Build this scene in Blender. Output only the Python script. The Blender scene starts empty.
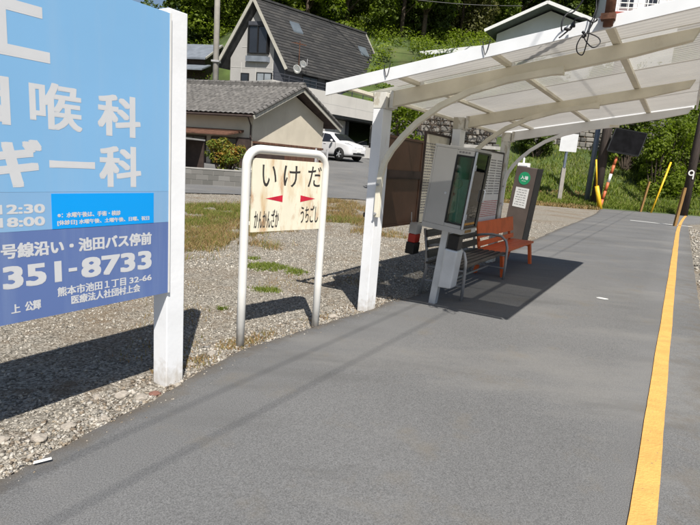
import bpy, bmesh, math, random
import numpy as np
from mathutils import Vector, Matrix
R = math.radians
random.seed(5)
rng = np.random.default_rng(5)
scene = bpy.context.scene
COL = scene.collection

# ------------------------------------------------------------------ camera, sky, sun, exposure
cam_data = bpy.data.cameras.new('camera')
cam = bpy.data.objects.new('camera', cam_data)
COL.objects.link(cam)
scene.camera = cam
cam_data.sensor_width = 36.0
cam_data.lens = 36.0 * 510.0 / 700.0
cam_data.clip_start = 0.05
cam_data.clip_end = 1000.0
cam.matrix_world = (Matrix.Translation((0, 0, 1.6)) @ Matrix.Rotation(R(90 - 11), 4, 'X') @ Matrix.Rotation(R(4.4), 4, 'Z'))

SUN_EL, SUN_AZ = 54.5, 167.5            # azimuth clockwise from +Y
world = bpy.data.worlds.new('World')
scene.world = world
world.use_nodes = True
wn = world.node_tree
bg = wn.nodes['Background']
sky = wn.nodes.new('ShaderNodeTexSky')
sky.sky_type = 'NISHITA'
sky.sun_disc = False
sky.sun_elevation = R(SUN_EL)
sky.sun_rotation = R(SUN_AZ)
wn.links.new(sky.outputs[0], bg.inputs[0])
bg.inputs[1].default_value = 0.066
sl = bpy.data.lights.new('sun', 'SUN')
sl.energy = 5.0
sl.angle = R(0.5)
sl.color = (1.0, 0.95, 0.87)
so = bpy.data.objects.new('sun', sl)
COL.objects.link(so)
sd = Vector((math.sin(R(SUN_AZ)) * math.cos(R(SUN_EL)), math.cos(R(SUN_AZ)) * math.cos(R(SUN_EL)), math.sin(R(SUN_EL))))
so.rotation_euler = (-sd).to_track_quat('-Z', 'Y').to_euler()
so.location = (10, -20, 40)
scene.view_settings.view_transform = 'Standard'
scene.view_settings.look = 'None'
scene.view_settings.gamma = 1.0
scene.view_settings.use_curve_mapping = False
scene.view_settings.exposure = 0.47
scene.render.engine = 'CYCLES'

# ------------------------------------------------------------------ frames: s runs along the platform, t away from the track
AL = math.atan(0.628)
U = Vector((math.sin(AL), math.cos(AL), 0))
N = Vector((-math.cos(AL), math.sin(AL), 0))
ROT = math.atan2(U.y, U.x)
def W(s, t, z=0.0): return U * s + N * t + Vector((0, 0, z))
def smooth(a, b, x):
    x = min(1.0, max(0.0, (x - a) / (b - a)))
    return x * x * (3 - 2 * x)
PL = ([0, 11, 20, 28, 34, 39, 44, 50, 62, 80, 110, 160], [0, 0, .4, 1.55, 2.0, 2.25, 5.5, 12, 18, 31, 42, 50])
PR = ([0, 31, 34, 38, 44, 50, 62, 80, 110, 160], [0, 0, .4, 2.2, 6.5, 12, 18, 31, 42, 50])
def ground_z(x, y):
    if y < 3: return 0.0
    q = x / max(y, 1)
    w = smooth(0.0, 0.13, q)
    z = np.interp(y, *PL) * (1 - w) + np.interp(y, *PR) * w
    k = smooth(-0.2, -0.5, q) if q < -0.2 else 0
    if y > 34: z = 2 + (z - 2) * (1 - 0.75 * k)
    return float(z)

# ------------------------------------------------------------------ materials
def mat(name, color, rough=0.6, var=0.12, scale=6.0, bump=0.0, bscale=40.0, metal=0.0, color2=None, detail=6.0, lo=0.35, hi=0.65, spec=0.4, stretch=None):
    m = bpy.data.materials.new(name); m.use_nodes = True
    nt = m.node_tree; b = nt.nodes['Principled BSDF']
    tc = nt.nodes.new('ShaderNodeTexCoord')
    src = tc.outputs['Object']
    if stretch:
        mp = nt.nodes.new('ShaderNodeMapping'); mp.inputs['Scale'].default_value = stretch
        nt.links.new(src, mp.inputs[0]); src = mp.outputs[0]
    nz = nt.nodes.new('ShaderNodeTexNoise'); nz.inputs['Scale'].default_value = scale; nz.inputs['Detail'].default_value = detail
    nt.links.new(src, nz.inputs['Vector'])
    rp = nt.nodes.new('ShaderNodeValToRGB')
    c = color; d = color2 or tuple(min(1, v * (1 + var)) for v in c)
    a = c if color2 else tuple(v * (1 - var) for v in c)
    rp.color_ramp.elements[0].position = lo; rp.color_ramp.elements[1].position = hi
    rp.color_ramp.elements[0].color = (*a, 1); rp.color_ramp.elements[1].color = (*d, 1)
    nt.links.new(nz.outputs['Fac'], rp.inputs[0])
    nt.links.new(rp.outputs[0], b.inputs['Base Color'])
    b.inputs['Roughness'].default_value = rough
    b.inputs['Metallic'].default_value = metal
    b.inputs['Specular IOR Level'].default_value = spec
    if bump:
        n2 = nt.nodes.new('ShaderNodeTexNoise'); n2.inputs['Scale'].default_value = bscale; n2.inputs['Detail'].default_value = 5
        nt.links.new(tc.outputs['Object'], n2.inputs['Vector'])
        bp = nt.nodes.new('ShaderNodeBump'); bp.inputs['Strength'].default_value = bump; bp.inputs['Distance'].default_value = 0.02
        nt.links.new(n2.outputs['Fac'], bp.inputs['Height']); nt.links.new(bp.outputs[0], b.inputs['Normal'])
    return m

def overlay(m, color, scale, lo, hi, stretch=None, detail=8.0, seed=(0, 0, 0), amount=1.0):
    """mix a second noise-shaped patch of another colour over the base colour (rust, dirt, stains)"""
    nt = m.node_tree; b = nt.nodes['Principled BSDF']
    old = b.inputs['Base Color'].links[0].from_socket
    tc = nt.nodes.new('ShaderNodeTexCoord'); mp = nt.nodes.new('ShaderNodeMapping')
    mp.inputs['Scale'].default_value = stretch or (1, 1, 1); mp.inputs['Location'].default_value = seed
    nz = nt.nodes.new('ShaderNodeTexNoise'); nz.inputs['Scale'].default_value = scale; nz.inputs['Detail'].default_value = detail
    nz.inputs['Roughness'].default_value = 0.65
    nt.links.new(tc.outputs['Object'], mp.inputs[0]); nt.links.new(mp.outputs[0], nz.inputs['Vector'])
    mr = nt.nodes.new('ShaderNodeMapRange'); mr.inputs['From Min'].default_value = lo; mr.inputs['From Max'].default_value = hi
    mr.inputs['To Max'].default_value = amount
    nt.links.new(nz.outputs['Fac'], mr.inputs['Value'])
    mx = nt.nodes.new('ShaderNodeMix'); mx.data_type = 'RGBA'
    nt.links.new(mr.outputs[0], mx.inputs[0]); nt.links.new(old, mx.inputs[6]); mx.inputs[7].default_value = (*color, 1)
    nt.links.new(mx.outputs[2], b.inputs['Base Color'])
    return m

def island_mat(name, cols, rough=0.7, trans=0.0, tcol=None, nscale=None):
    """one colour per loose piece (stone, leaf, blade) drawn from a ramp"""
    m = bpy.data.materials.new(name); m.use_nodes = True
    nt = m.node_tree; b = nt.nodes['Principled BSDF']
    g = nt.nodes.new('ShaderNodeNewGeometry')
    rp = nt.nodes.new('ShaderNodeValToRGB')
    while len(rp.color_ramp.elements) < len(cols): rp.color_ramp.elements.new(0.5)
    for i, c in enumerate(cols):
        rp.color_ramp.elements[i].position = i / max(1, len(cols) - 1); rp.color_ramp.elements[i].color = (*c, 1)
    fac = g.outputs['Random Per Island']
    if nscale:
        tc = nt.nodes.new('ShaderNodeTexCoord'); nz = nt.nodes.new('ShaderNodeTexNoise'); nz.inputs['Scale'].default_value = nscale
        oi = nt.nodes.new('ShaderNodeObjectInfo')
        va = nt.nodes.new('ShaderNodeVectorMath'); va.operation = 'ADD'
        nt.links.new(tc.outputs['Object'], va.inputs[0]); nt.links.new(oi.outputs['Location'], va.inputs[1])
        nt.links.new(va.outputs[0], nz.inputs['Vector'])
        ad = nt.nodes.new('ShaderNodeMath'); ad.operation = 'MULTIPLY_ADD'; ad.inputs[1].default_value = 0.45
        mr = nt.nodes.new('ShaderNodeMapRange'); mr.inputs['From Min'].default_value = .3; mr.inputs['From Max'].default_value = .7; mr.inputs['To Max'].default_value = .55
        nt.links.new(nz.outputs['Fac'], mr.inputs['Value'])
        nt.links.new(fac, ad.inputs[0]); nt.links.new(mr.outputs[0], ad.inputs[2]); fac = ad.outputs[0]
    nt.links.new(fac, rp.inputs[0]); nt.links.new(rp.outputs[0], b.inputs['Base Color'])
    b.inputs['Roughness'].default_value = rough; b.inputs['Specular IOR Level'].default_value = 0.25
    if trans:
        tr = nt.nodes.new('ShaderNodeBsdfTranslucent'); mx = nt.nodes.new('ShaderNodeMixShader'); mx.inputs[0].default_value = trans
        hs = nt.nodes.new('ShaderNodeMix'); hs.data_type = 'RGBA'; hs.blend_type = 'MULTIPLY'; hs.inputs[0].default_value = 1
        nt.links.new(rp.outputs[0], hs.inputs[6]); hs.inputs[7].default_value = (*(tcol or (1.3, 1.5, 0.6)), 1)
        nt.links.new(hs.outputs[2], tr.inputs[0])
        nt.links.new(b.outputs[0], mx.inputs[1]); nt.links.new(tr.outputs[0], mx.inputs[2])
        nt.links.new(mx.outputs[0], nt.nodes['Material Output'].inputs[0])
    return m

M = {}
M['white_post'] = mat('white_post', (.79, .80, .82), .45, .05, 3, .06, 30)
overlay(M['white_post'], (.42, .33, .22), 5, .60, .78, (1, 1, .25), amount=.55)
def foot_dirt(m, color=(.38, .33, .26), top=.17, amount=.55):
    nt = m.node_tree; b = nt.nodes['Principled BSDF']; old = b.inputs['Base Color'].links[0].from_socket
    tc = nt.nodes.new('ShaderNodeTexCoord'); sp = nt.nodes.new('ShaderNodeSeparateXYZ'); nz = nt.nodes.new('ShaderNodeTexNoise'); nz.inputs['Scale'].default_value = 22; nz.inputs['Detail'].default_value = 6
    nt.links.new(tc.outputs['Object'], sp.inputs[0]); nt.links.new(tc.outputs['Object'], nz.inputs['Vector'])
    ad = nt.nodes.new('ShaderNodeMath'); ad.operation = 'MULTIPLY_ADD'; ad.inputs[1].default_value = -.42
    nt.links.new(nz.outputs['Fac'], ad.inputs[0]); nt.links.new(sp.outputs[2], ad.inputs[2])
    mr = nt.nodes.new('ShaderNodeMapRange'); mr.inputs['From Min'].default_value = top - .21; mr.inputs['From Max'].default_value = -.22; mr.inputs['To Max'].default_value = amount
    nt.links.new(ad.outputs[0], mr.inputs['Value'])
    mx = nt.nodes.new('ShaderNodeMix'); mx.data_type = 'RGBA'; nt.links.new(mr.outputs[0], mx.inputs[0]); nt.links.new(old, mx.inputs[6]); mx.inputs[7].default_value = (*color, 1)
    nt.links.new(mx.outputs[2], b.inputs['Base Color']); return m
foot_dirt(M['white_post'])
M['frame_white'] = overlay(mat('frame_white', (.70, .69, .66), .35, .05, 5), (.45, .36, .24), 9, .66, .8, (1, 1, .3), amount=.5)
foot_dirt(M['frame_white'])
M['cream'] = mat('cream', (.73, .685, .56), .5, .10, 4, .05, 30)
overlay(M['cream'], (.40, .31, .19), 7, .60, .78, amount=.45)
overlay(M['cream'], (.30, .17, .07), 14, .68, .74, amount=.6)
M['old_white'] = mat('old_white', (.66, .65, .60), .5, .08, 5, .1, 25)
overlay(M['old_white'], (.42, .38, .30), 7, .50, .56, (1, 1, .6), amount=.8)
M['fascia'] = overlay(mat('fascia', (.78, .79, .80), .5, .05, 4), (.45, .42, .36), 6, .62, .8, amount=.4)
M['grey_metal'] = mat('grey_metal', (.36, .36, .37), .45, .1, 8, .04, 30, spec=.5)
M['kiosk_grey'] = overlay(mat('kiosk_grey', (.43, .42, .40), .5, .05, 3, .02, 40), (.30, .26, .20), 5, .6, .8, (1, 1, .3), amount=.35)
M['silver'] = mat('silver', (.62, .64, .67), .38, .08, 5, .03, 20, metal=.35)
M['dark_slat'] = mat('dark_slat', (.055, .048, .042), .6, .35, 9, .15, 30, stretch=(.3, 4, 4))
M['tube_grey'] = mat('tube_grey', (.30, .30, .31), .35, .08, 8, metal=.3)
M['orange'] = overlay(mat('orange', (.68, .12, .025), .5, .12, 6, .05, 30), (.30, .09, .04), 6, .58, .75, amount=.6)
M['brown_panel'] = mat('brown_panel', (.085, .042, .026), .5, .2, 2.5, .05, 20)
M['board_brown'] = mat('board_brown', (.105, .08, .068), .35, .12, 3, spec=.5)
M['rust'] = overlay(mat('rust', (.13, .055, .03), .8, .3, 9, .3, 40), (.09, .04, .02), 6, .5, .62)
M['black'] = mat('black', (.012, .012, .013), .4, .2, 8)
M['rubber'] = mat('rubber', (.02, .02, .02), .7, .2, 20)
M['cable'] = mat('cable', (.015, .015, .018), .5, .1, 10)
M['concrete'] = overlay(mat('concrete', (.34, .33, .31), .85, .12, 3, .25, 30), (.14, .14, .13), 2.2, .52, .75, (1, 1, .4), amount=.6)
M['conc_pole'] = mat('conc_pole', (.30, .28, .25), .85, .12, 3, .1, 30)
M['wood_pole'] = mat('wood_pole', (.05, .038, .032), .8, .35, 6, .4, 20, stretch=(4, 4, .3))
M['steel_pole'] = mat('steel_pole', (.16, .19, .24), .5, .1, 6, metal=.3)
M['yellow_guard'] = overlay(mat('yellow_guard', (.75, .46, .02), .45, .08, 8), (.35, .22, .05), 9, .62, .75, amount=.5)
M['brown_stake'] = mat('brown_stake', (.26, .15, .05), .8, .25, 9, .2, 30, stretch=(3, 3, .4))
M['red_paint'] = mat('red_paint', (.50, .13, .05), .5, .15, 8)
M['white_paint'] = mat('white_paint', (.78, .78, .76), .5, .05, 8)
M['stucco'] = overlay(mat('stucco', (.52, .47, .38), .9, .06, 1.5, .15, 60), (.34, .29, .22), 1.2, .55, .8, (1, 1, .3), amount=.4)
M['stucco_grey'] = overlay(mat('stucco_grey', (.46, .45, .43), .9, .06, 1.2, .1, 60), (.30, .29, .27), 1.5, .55, .75, (1, 1, .3), amount=.4)
M['wood_brown'] = mat('wood_brown', (.105, .05, .032), .7, .3, 2, .1, 20, stretch=(6, 6, .3))
M['dark_wood'] = mat('dark_wood', (.045, .03, .025), .7, .3, 3)
M['tile'] = overlay(mat('tile', (.12, .114, .108), .6, .35, 5, .2, 30, detail=10), (.21, .195, .175), 3, .55, .75, amount=.55)
M['slate'] = overlay(mat('slate', (.036, .036, .037), .75, .3, 3, .3, 20), (.075, .073, .07), 1.2, .5, .75, amount=.4)
M['slate_blue'] = mat('slate_blue', (.16, .18, .21), .5, .15, 2)
M['pale_wall'] = overlay(mat('pale_wall', (.34, .33, .32), .85, .06, .8, .06, 40), (.30, .28, .26), 1.0, .5, .8, (1, 1, .25), amount=.5)
M['garage_wall'] = overlay(mat('garage_wall', (.50, .48, .45), .85, .05, .8, .06, 40), (.34, .32, .30), 1.4, .5, .8, (1, 1, .25), amount=.4)
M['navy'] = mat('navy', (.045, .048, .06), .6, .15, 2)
M['barge'] = mat('barge', (.36, .345, .30), .6, .08, 3)
M['white_wall'] = mat('white_wall', (.66, .68, .71), .8, .05, 1)
M['red_roof'] = mat('red_roof', (.33, .06, .04), .6, .15, 2)
M['alu'] = mat('alu', (.5, .5, .5), .4, .05, 5, metal=.5)
M['paper'] = overlay(mat('paper', (.74, .73, .70), .7, .04, 8), (.55, .48, .36), 6, .58, .8, amount=.5)
M['paper_yellow'] = overlay(mat('paper_yellow', (.62, .58, .48), .7, .06, 8), (.36, .28, .18), 6, .55, .75, amount=.6)
M['ink'] = mat('ink', (.03, .028, .027), .6, .2, 20)
M['ink_grey'] = mat('ink_grey', (.22, .21, .21), .6, .2, 20)
M['ink_red'] = mat('ink_red', (.45, .09, .08), .6, .1, 20)
M['arrow_red'] = overlay(mat('arrow_red', (.50, .015, .04), .5, .1, 20), (.55, .40, .25), 40, .66, .72)
M['green_disc'] = mat('green_disc', (.02, .30, .13), .4, .06, 8)
M['red_plastic'] = mat('red_plastic', (.42, .03, .02), .4, .1, 8)
M['clear_grey'] = mat('clear_grey', (.45, .45, .45), .3, .1, 8)
M['dirt'] = mat('dirt', (.15, .11, .075), .95, .3, 5, .4, 40)
M['trunk'] = mat('trunk', (.08, .06, .045), .9, .3, 6, .4, 20)
M['sign_white'] = mat('sign_white', (.58, .59, .60), .5, .04, 4)
M['rail_white'] = mat('rail_white', (.66, .67, .66), .5, .06, 4)

def glass(name, color, rough=.05):
    m = mat(name, color, rough, .15, 1.5, spec=.6)
    return m
M['window'] = glass('window', (.02, .022, .027))
M['window_pale'] = glass('window_pale', (.22, .24, .26), .15)
def clear_glass():
    m = bpy.data.materials.new('cabinet_glass'); m.use_nodes = True
    nt = m.node_tree; b = nt.nodes['Principled BSDF']
    gl = nt.nodes.new('ShaderNodeBsdfGlossy'); gl.inputs['Roughness'].default_value = .03
    tr = nt.nodes.new('ShaderNodeBsdfTransparent'); tr.inputs[0].default_value = (.80, .86, .84, 1)
    fr = nt.nodes.new('ShaderNodeFresnel'); fr.inputs[0].default_value = 1.5
    mx = nt.nodes.new('ShaderNodeMixShader')
    nt.links.new(fr.outputs[0], mx.inputs[0]); nt.links.new(tr.outputs[0], mx.inputs[1]); nt.links.new(gl.outputs[0], mx.inputs[2])
    nt.links.new(mx.outputs[0], nt.nodes['Material Output'].inputs[0])
    return m
M['skylight'] = glass('skylight', (.11, .13, .15), .2)
M['glass'] = clear_glass()
M['machine_green'] = overlay(mat('machine_green', (.03, .27, .17), .4, .3, 3), (.05, .42, .28), 4, .5, .7)

def roof_sheet_mat(name, clear=0.0):
    m = mat(name, (.66, .64, .60), .5, .06, 2)
    overlay(m, (.50, .45, .38), 3, .55, .8, (1, .3, 1), amount=.4)
    nt = m.node_tree; b = nt.nodes['Principled BSDF']
    col = b.inputs['Base Color'].links[0].from_socket
    tr = nt.nodes.new('ShaderNodeBsdfTranslucent'); nt.links.new(col, tr.inputs[0])
    mx = nt.nodes.new('ShaderNodeMixShader'); mx.inputs[0].default_value = .36
    nt.links.new(b.outputs[0], mx.inputs[1]); nt.links.new(tr.outputs[0], mx.inputs[2])
    out = mx
    if clear:
        tp = nt.nodes.new('ShaderNodeBsdfTransparent'); tp.inputs[0].default_value = (.95, .95, .93, 1)
        out = nt.nodes.new('ShaderNodeMixShader'); out.inputs[0].default_value = clear
        nt.links.new(mx.outputs[0], out.inputs[1]); nt.links.new(tp.outputs[0], out.inputs[2])
    nt.links.new(out.outputs[0], nt.nodes['Material Output'].inputs[0])
    return m
M['roof_sheet'] = roof_sheet_mat('roof_sheet')
M['clear_sheet'] = roof_sheet_mat('clear_sheet', .22)

def asphalt_mat():
    m = mat('asphalt', (.132, .132, .132), .88, .10, .6, detail=8, lo=.3, hi=.7, spec=.3)
    nt = m.node_tree; b = nt.nodes['Principled BSDF']
    old = b.inputs['Base Color'].links[0].from_socket
    tc = nt.nodes.new('ShaderNodeTexCoord')
    n1 = nt.nodes.new('ShaderNodeTexNoise'); n1.inputs['Scale'].default_value = 150; n1.inputs['Detail'].default_value = 3; n1.inputs['Roughness'].default_value = .7
    v = nt.nodes.new('ShaderNodeTexVoronoi'); v.inputs['Scale'].default_value = 190
    nt.links.new(tc.outputs['Object'], n1.inputs['Vector']); nt.links.new(tc.outputs['Object'], v.inputs['Vector'])
    mr = nt.nodes.new('ShaderNodeMapRange'); mr.inputs['From Min'].default_value = .32; mr.inputs['From Max'].default_value = .70
    mr.inputs['To Min'].default_value = .58; mr.inputs['To Max'].default_value = 1.5
    nt.links.new(n1.outputs['Fac'], mr.inputs['Value'])
    mx = nt.nodes.new('ShaderNodeMix'); mx.data_type = 'RGBA'; mx.blend_type = 'MULTIPLY'; mx.inputs[0].default_value = 1
    cb = nt.nodes.new('ShaderNodeCombineColor')
    for i in range(3): nt.links.new(mr.outputs[0], cb.inputs[i])
    nt.links.new(old, mx.inputs[6]); nt.links.new(cb.outputs[0], mx.inputs[7]); nt.links.new(mx.outputs[2], b.inputs['Base Color'])
    ad = nt.nodes.new('ShaderNodeMath'); ad.operation = 'ADD'
    nt.links.new(n1.outputs['Fac'], ad.inputs[0]); nt.links.new(v.outputs['Distance'], ad.inputs[1])
    bp = nt.nodes.new('ShaderNodeBump'); bp.inputs['Strength'].default_value = .4; bp.inputs['Distance'].default_value = .004
    nt.links.new(ad.outputs[0], bp.inputs['Height']); nt.links.new(bp.outputs[0], b.inputs['Normal'])
    # lighter dusty streaks along the walking direction and dark stains
    overlay(m, (.20, .194, .183), .9, .50, .70, (.35, 1, 1), seed=(3, 1, 0), amount=.65)
    overlay(m, (.155, .135, .105), 1.9, .56, .72, (1, 1, 1), seed=(1, 8, 0), amount=.5)
    overlay(m, (.092, .091, .089), 1.4, .54, .70, (.3, 1.3, 1), seed=(7, 4, 0), amount=.55)
    overlay(m, (.30, .29, .27), 160, .66, .72, seed=(5, 2, 0), amount=.7)
    overlay(m, (.04, .04, .04), 130, .65, .72, seed=(9, 3, 0), amount=.7)
    overlay(m, (.07, .07, .07), 14, .70, .76, seed=(2, 2, 0), amount=.5)
    return m
M['asphalt'] = asphalt_mat()
def edge_dust(m):
    nt = m.node_tree; b = nt.nodes['Principled BSDF']; old = b.inputs['Base Color'].links[0].from_socket
    at_ = nt.nodes.new('ShaderNodeAttribute'); at_.attribute_name = 'edge'
    tc = nt.nodes.new('ShaderNodeTexCoord'); nz = nt.nodes.new('ShaderNodeTexNoise'); nz.inputs['Scale'].default_value = 5; nz.inputs['Detail'].default_value = 10; nz.inputs['Roughness'].default_value = .7
    nt.links.new(tc.outputs['Object'], nz.inputs['Vector'])
    ad = nt.nodes.new('ShaderNodeMath'); ad.operation = 'MULTIPLY_ADD'; ad.inputs[1].default_value = 1.5; ad.inputs[2].default_value = -.98
    nt.links.new(nz.outputs['Fac'], ad.inputs[0]); sm = nt.nodes.new('ShaderNodeMath'); sm.operation = 'ADD'
    nt.links.new(ad.outputs[0], sm.inputs[0]); nt.links.new(at_.outputs['Fac'], sm.inputs[1])
    mr = nt.nodes.new('ShaderNodeMapRange'); mr.inputs['From Min'].default_value = .12; mr.inputs['From Max'].default_value = .6; mr.inputs['To Max'].default_value = .85
    nt.links.new(sm.outputs[0], mr.inputs['Value'])
    mx = nt.nodes.new('ShaderNodeMix'); mx.data_type = 'RGBA'; nt.links.new(mr.outputs[0], mx.inputs[0]); nt.links.new(old, mx.inputs[6]); mx.inputs[7].default_value = (.115, .098, .078, 1)
    nt.links.new(mx.outputs[2], b.inputs['Base Color'])
edge_dust(M['asphalt'])
M['yellow_line'] = overlay(mat('yellow_line', (.66, .36, .10), .7, .07, 9, .4, 70), (.47, .25, .075), 4, .5, .75, (.3, 1, 1), amount=.6)
overlay(M['yellow_line'], (.14, .12, .10), 38, .63, .69, amount=.75)
overlay(M['yellow_line'], (.30, .19, .08), 1.6, .55, .7, (.5, 2, 1), seed=(3, 3, 0), amount=.4)
M['line_white'] = overlay(mat('line_white', (.62, .62, .60), .7, .06, 9), (.16, .16, .16), 18, .58, .66, amount=.8)

def gravel_mat():
    m = bpy.data.materials.new('gravel'); m.use_nodes = True
    nt = m.node_tree; b = nt.nodes['Principled BSDF']; b.inputs['Roughness'].default_value = .95; b.inputs['Specular IOR Level'].default_value = .1
    tc = nt.nodes.new('ShaderNodeTexCoord')
    v = nt.nodes.new('ShaderNodeTexVoronoi'); v.inputs['Scale'].default_value = 62
    v2 = nt.nodes.new('ShaderNodeTexVoronoi'); v2.inputs['Scale'].default_value = 110
    nt.links.new(tc.outputs['Object'], v.inputs['Vector']); nt.links.new(tc.outputs['Object'], v2.inputs['Vector'])
    sp = nt.nodes.new('ShaderNodeSeparateColor'); nt.links.new(v.outputs['Color'], sp.inputs[0])
    rp = nt.nodes.new('ShaderNodeValToRGB'); e = rp.color_ramp.elements
    e[0].color = (.11, .098, .08, 1); e[1].color = (.46, .425, .365, 1); e.new(.5).color = (.275, .25, .21, 1)
    nt.links.new(sp.outputs[0], rp.inputs[0])
    b.inputs['Base Color'].default_value = (.3, .3, .3, 1); nt.links.new(rp.outputs[0], b.inputs['Base Color'])
    ad = nt.nodes.new('ShaderNodeMath'); ad.operation = 'ADD'
    nt.links.new(v.outputs['Distance'], ad.inputs[0]); nt.links.new(v2.outputs['Distance'], ad.inputs[1])
    bp = nt.nodes.new('ShaderNodeBump'); bp.invert = True; bp.inputs['Strength'].default_value = .9; bp.inputs['Distance'].default_value = .012
    nt.links.new(ad.outputs[0], bp.inputs['Height']); nt.links.new(bp.outputs[0], b.inputs['Normal'])
    overlay(m, (.215, .16, .105), .55, .48, .66, amount=.7)
    overlay(m, (.20, .145, .095), 2.6, .55, .68, seed=(4, 4, 0), amount=.7)
    return m
M['gravel'] = gravel_mat()
M['hill'] = overlay(mat('hill_ground', (.05, .075, .018), .95, .4, .5, .5, 3), (.10, .095, .04), .35, .5, .7, amount=.6)
M['stones'] = island_mat('stones', [(.15, .14, .122), (.27, .25, .215), (.36, .333, .288), (.46, .432, .38), (.28, .235, .175)], .9)
M['rim_stones'] = island_mat('rim_stones', [(.09, .08, .07), (.19, .15, .11), (.27, .225, .17), (.35, .315, .27), (.48, .45, .40), (.16, .155, .15)], .9)
M['rock'] = overlay(mat('rock', (.34, .305, .26), .9, .2, 14, .4, 60), (.22, .19, .16), 9, .52, .65)
M['rock_red'] = mat('rock_red', (.20, .10, .075), .9, .2, 14, .4, 60)
M['grass_green'] = island_mat('grass_green', [(.09, .125, .016), (.15, .20, .027), (.21, .26, .045), (.28, .27, .10)], .7, .4)
M['grass_dry'] = island_mat('grass_dry', [(.13, .15, .035), (.25, .20, .08), (.33, .245, .11), (.29, .16, .07), (.40, .32, .17)], .8, .25, (1.1, 1.0, .7))
M['leaf_dark'] = island_mat('leaf_dark', [(.026, .046, .008), (.06, .09, .012), (.11, .145, .02)], .55, .35, nscale=.35)
M['leaf_mid'] = island_mat('leaf_mid', [(.05, .076, .009), (.105, .145, .015), (.175, .22, .026)], .55, .4, nscale=.35)
M['leaf_bright'] = island_mat('leaf_bright', [(.08, .112, .011), (.15, .20, .018), (.22, .275, .034)], .55, .45, nscale=.4)
M['leaf_olive'] = island_mat('leaf_olive', [(.055, .058, .017), (.095, .097, .026), (.14, .135, .05)], .6, .3, nscale=.35)
M['leaf_nandina'] = island_mat('leaf_nandina', [(.04, .085, .012), (.09, .14, .018), (.15, .19, .025), (.24, .17, .03), (.30, .09, .025)], .55, .3, (1.2, 1.1, .6), nscale=1.2)

# ------------------------------------------------------------------ mesh builder
class MB:
    def __init__(s): s.v = []; s.f = []
    def add(s, vs, fs):
        o = len(s.v); s.v += [tuple(v) for v in vs]; s.f += [tuple(i + o for i in f) for f in fs]; return s
    def box(s, x0, x1, y0, y1, z0, z1, mx=None):
        vs = [Vector((x, y, z)) for z in (z0, z1) for x, y in ((x0, y0), (x1, y0), (x1, y1), (x0, y1))]
        if mx: vs = [mx @ v for v in vs]
        return s.add(vs, [(3, 2, 1, 0), (4, 5, 6, 7), (0, 1, 5, 4), (1, 2, 6, 5), (2, 3, 7, 6), (3, 0, 4, 7)])
    def prism(s, poly, fn):
        """poly: 2d outline counter-clockwise; fn(u, v, k) -> point, k=0 near, 1 far"""
        n = len(poly); vs = [fn(a, b, 0) for a, b in poly] + [fn(a, b, 1) for a, b in poly]
        fs = [tuple(range(n)), tuple(range(2 * n - 1, n - 1, -1))] + [((i + 1) % n, i, n + i, n + (i + 1) % n) for i in range(n)]
        return s.add(vs, fs)
    def beam(s, p, q, w, h, up=(0, 0, 1)):
        p = Vector(p); q = Vector(q); d = (q - p).normalized(); a = Vector(up).cross(d)
        if a.length < 1e-4: a = Vector((1, 0, 0))
        a.normalize(); b = d.cross(a)
        vs = [c + a * (i * w / 2) + b * (j * h / 2) for c in (p, q) for i, j in ((-1, -1), (1, -1), (1, 1), (-1, 1))]
        return s.add(vs, [(3, 2, 1, 0), (4, 5, 6, 7), (0, 1, 5, 4), (1, 2, 6, 5), (2, 3, 7, 6), (3, 0, 4, 7)])
    def tube(s, pts, r, n=8, cap=True):
        pts = [Vector(p) for p in pts]; rs = r if isinstance(r, (list, tuple)) else [r] * len(pts)
        vs = []; fs = []; prev = None
        for i, p in enumerate(pts):
            d = (pts[min(i + 1, len(pts) - 1)] - pts[max(i - 1, 0)]).normalized()
            if prev is None:
                a = d.orthogonal().normalized()
            else:
                a = (prev - d * prev.dot(d)).normalized()
            prev = a; b = d.cross(a)
            vs += [p + (a * math.cos(2 * math.pi * k / n) + b * math.sin(2 * math.pi * k / n)) * rs[i] for k in range(n)]
        for i in range(len(pts) - 1):
            for k in range(n):
                k2 = (k + 1) % n; fs.append((i * n + k, i * n + k2, (i + 1) * n + k2, (i + 1) * n + k))
        if cap: fs.append(tuple(range(n - 1, -1, -1))); fs.append(tuple((len(pts) - 1) * n + k for k in range(n)))
        return s.add(vs, fs)
    def lathe(s, c, prof, axis='z', n=20, mx=None):
        """prof: [(r, h)]"""
        vs = []; fs = []
        for r, h in prof:
            for k in range(n):
                a = 2 * math.pi * k / n; x, y = r * math.cos(a), r * math.sin(a)
                v = {'z': (x, y, h), 'y': (x, h, y), 'x': (h, x, y)}[axis]
                v = Vector(v) + Vector(c); vs.append(mx @ v if mx else v)
        for i in range(len(prof) - 1):
            for k in range(n):
                k2 = (k + 1) % n; fs.append((i * n + k, i * n + k2, (i + 1) * n + k2, (i + 1) * n + k))
        fs.append(tuple(range(n - 1, -1, -1))); fs.append(tuple((len(prof) - 1) * n + k for k in range(n)))
        return s.add(vs, fs)
    def build(s, name, m, parent=None, bevel=0.0, smooth_=False, seg=2):
        me = bpy.data.meshes.new(name); me.from_pydata(s.v, [], s.f); me.update()
        bm = bmesh.new(); bm.from_mesh(me); bmesh.ops.recalc_face_normals(bm, faces=bm.faces)
        if bevel:
            es = [e for e in bm.edges if len(e.link_faces) == 2 and e.calc_face_angle(0) > 0.5]
            bmesh.ops.bevel(bm, geom=es, offset=bevel, segments=seg, affect='EDGES', clamp_overlap=True, profile=.6)
        bm.to_mesh(me); bm.free()
        if smooth_: me.shade_smooth()
        me.materials.append(M[m] if isinstance(m, str) else m)
        return link(name, me, parent)
def link(name, me, parent=None):
    o = bpy.data.objects.new(name, me); COL.objects.link(o)
    if parent: o.parent = parent
    return o
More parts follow.
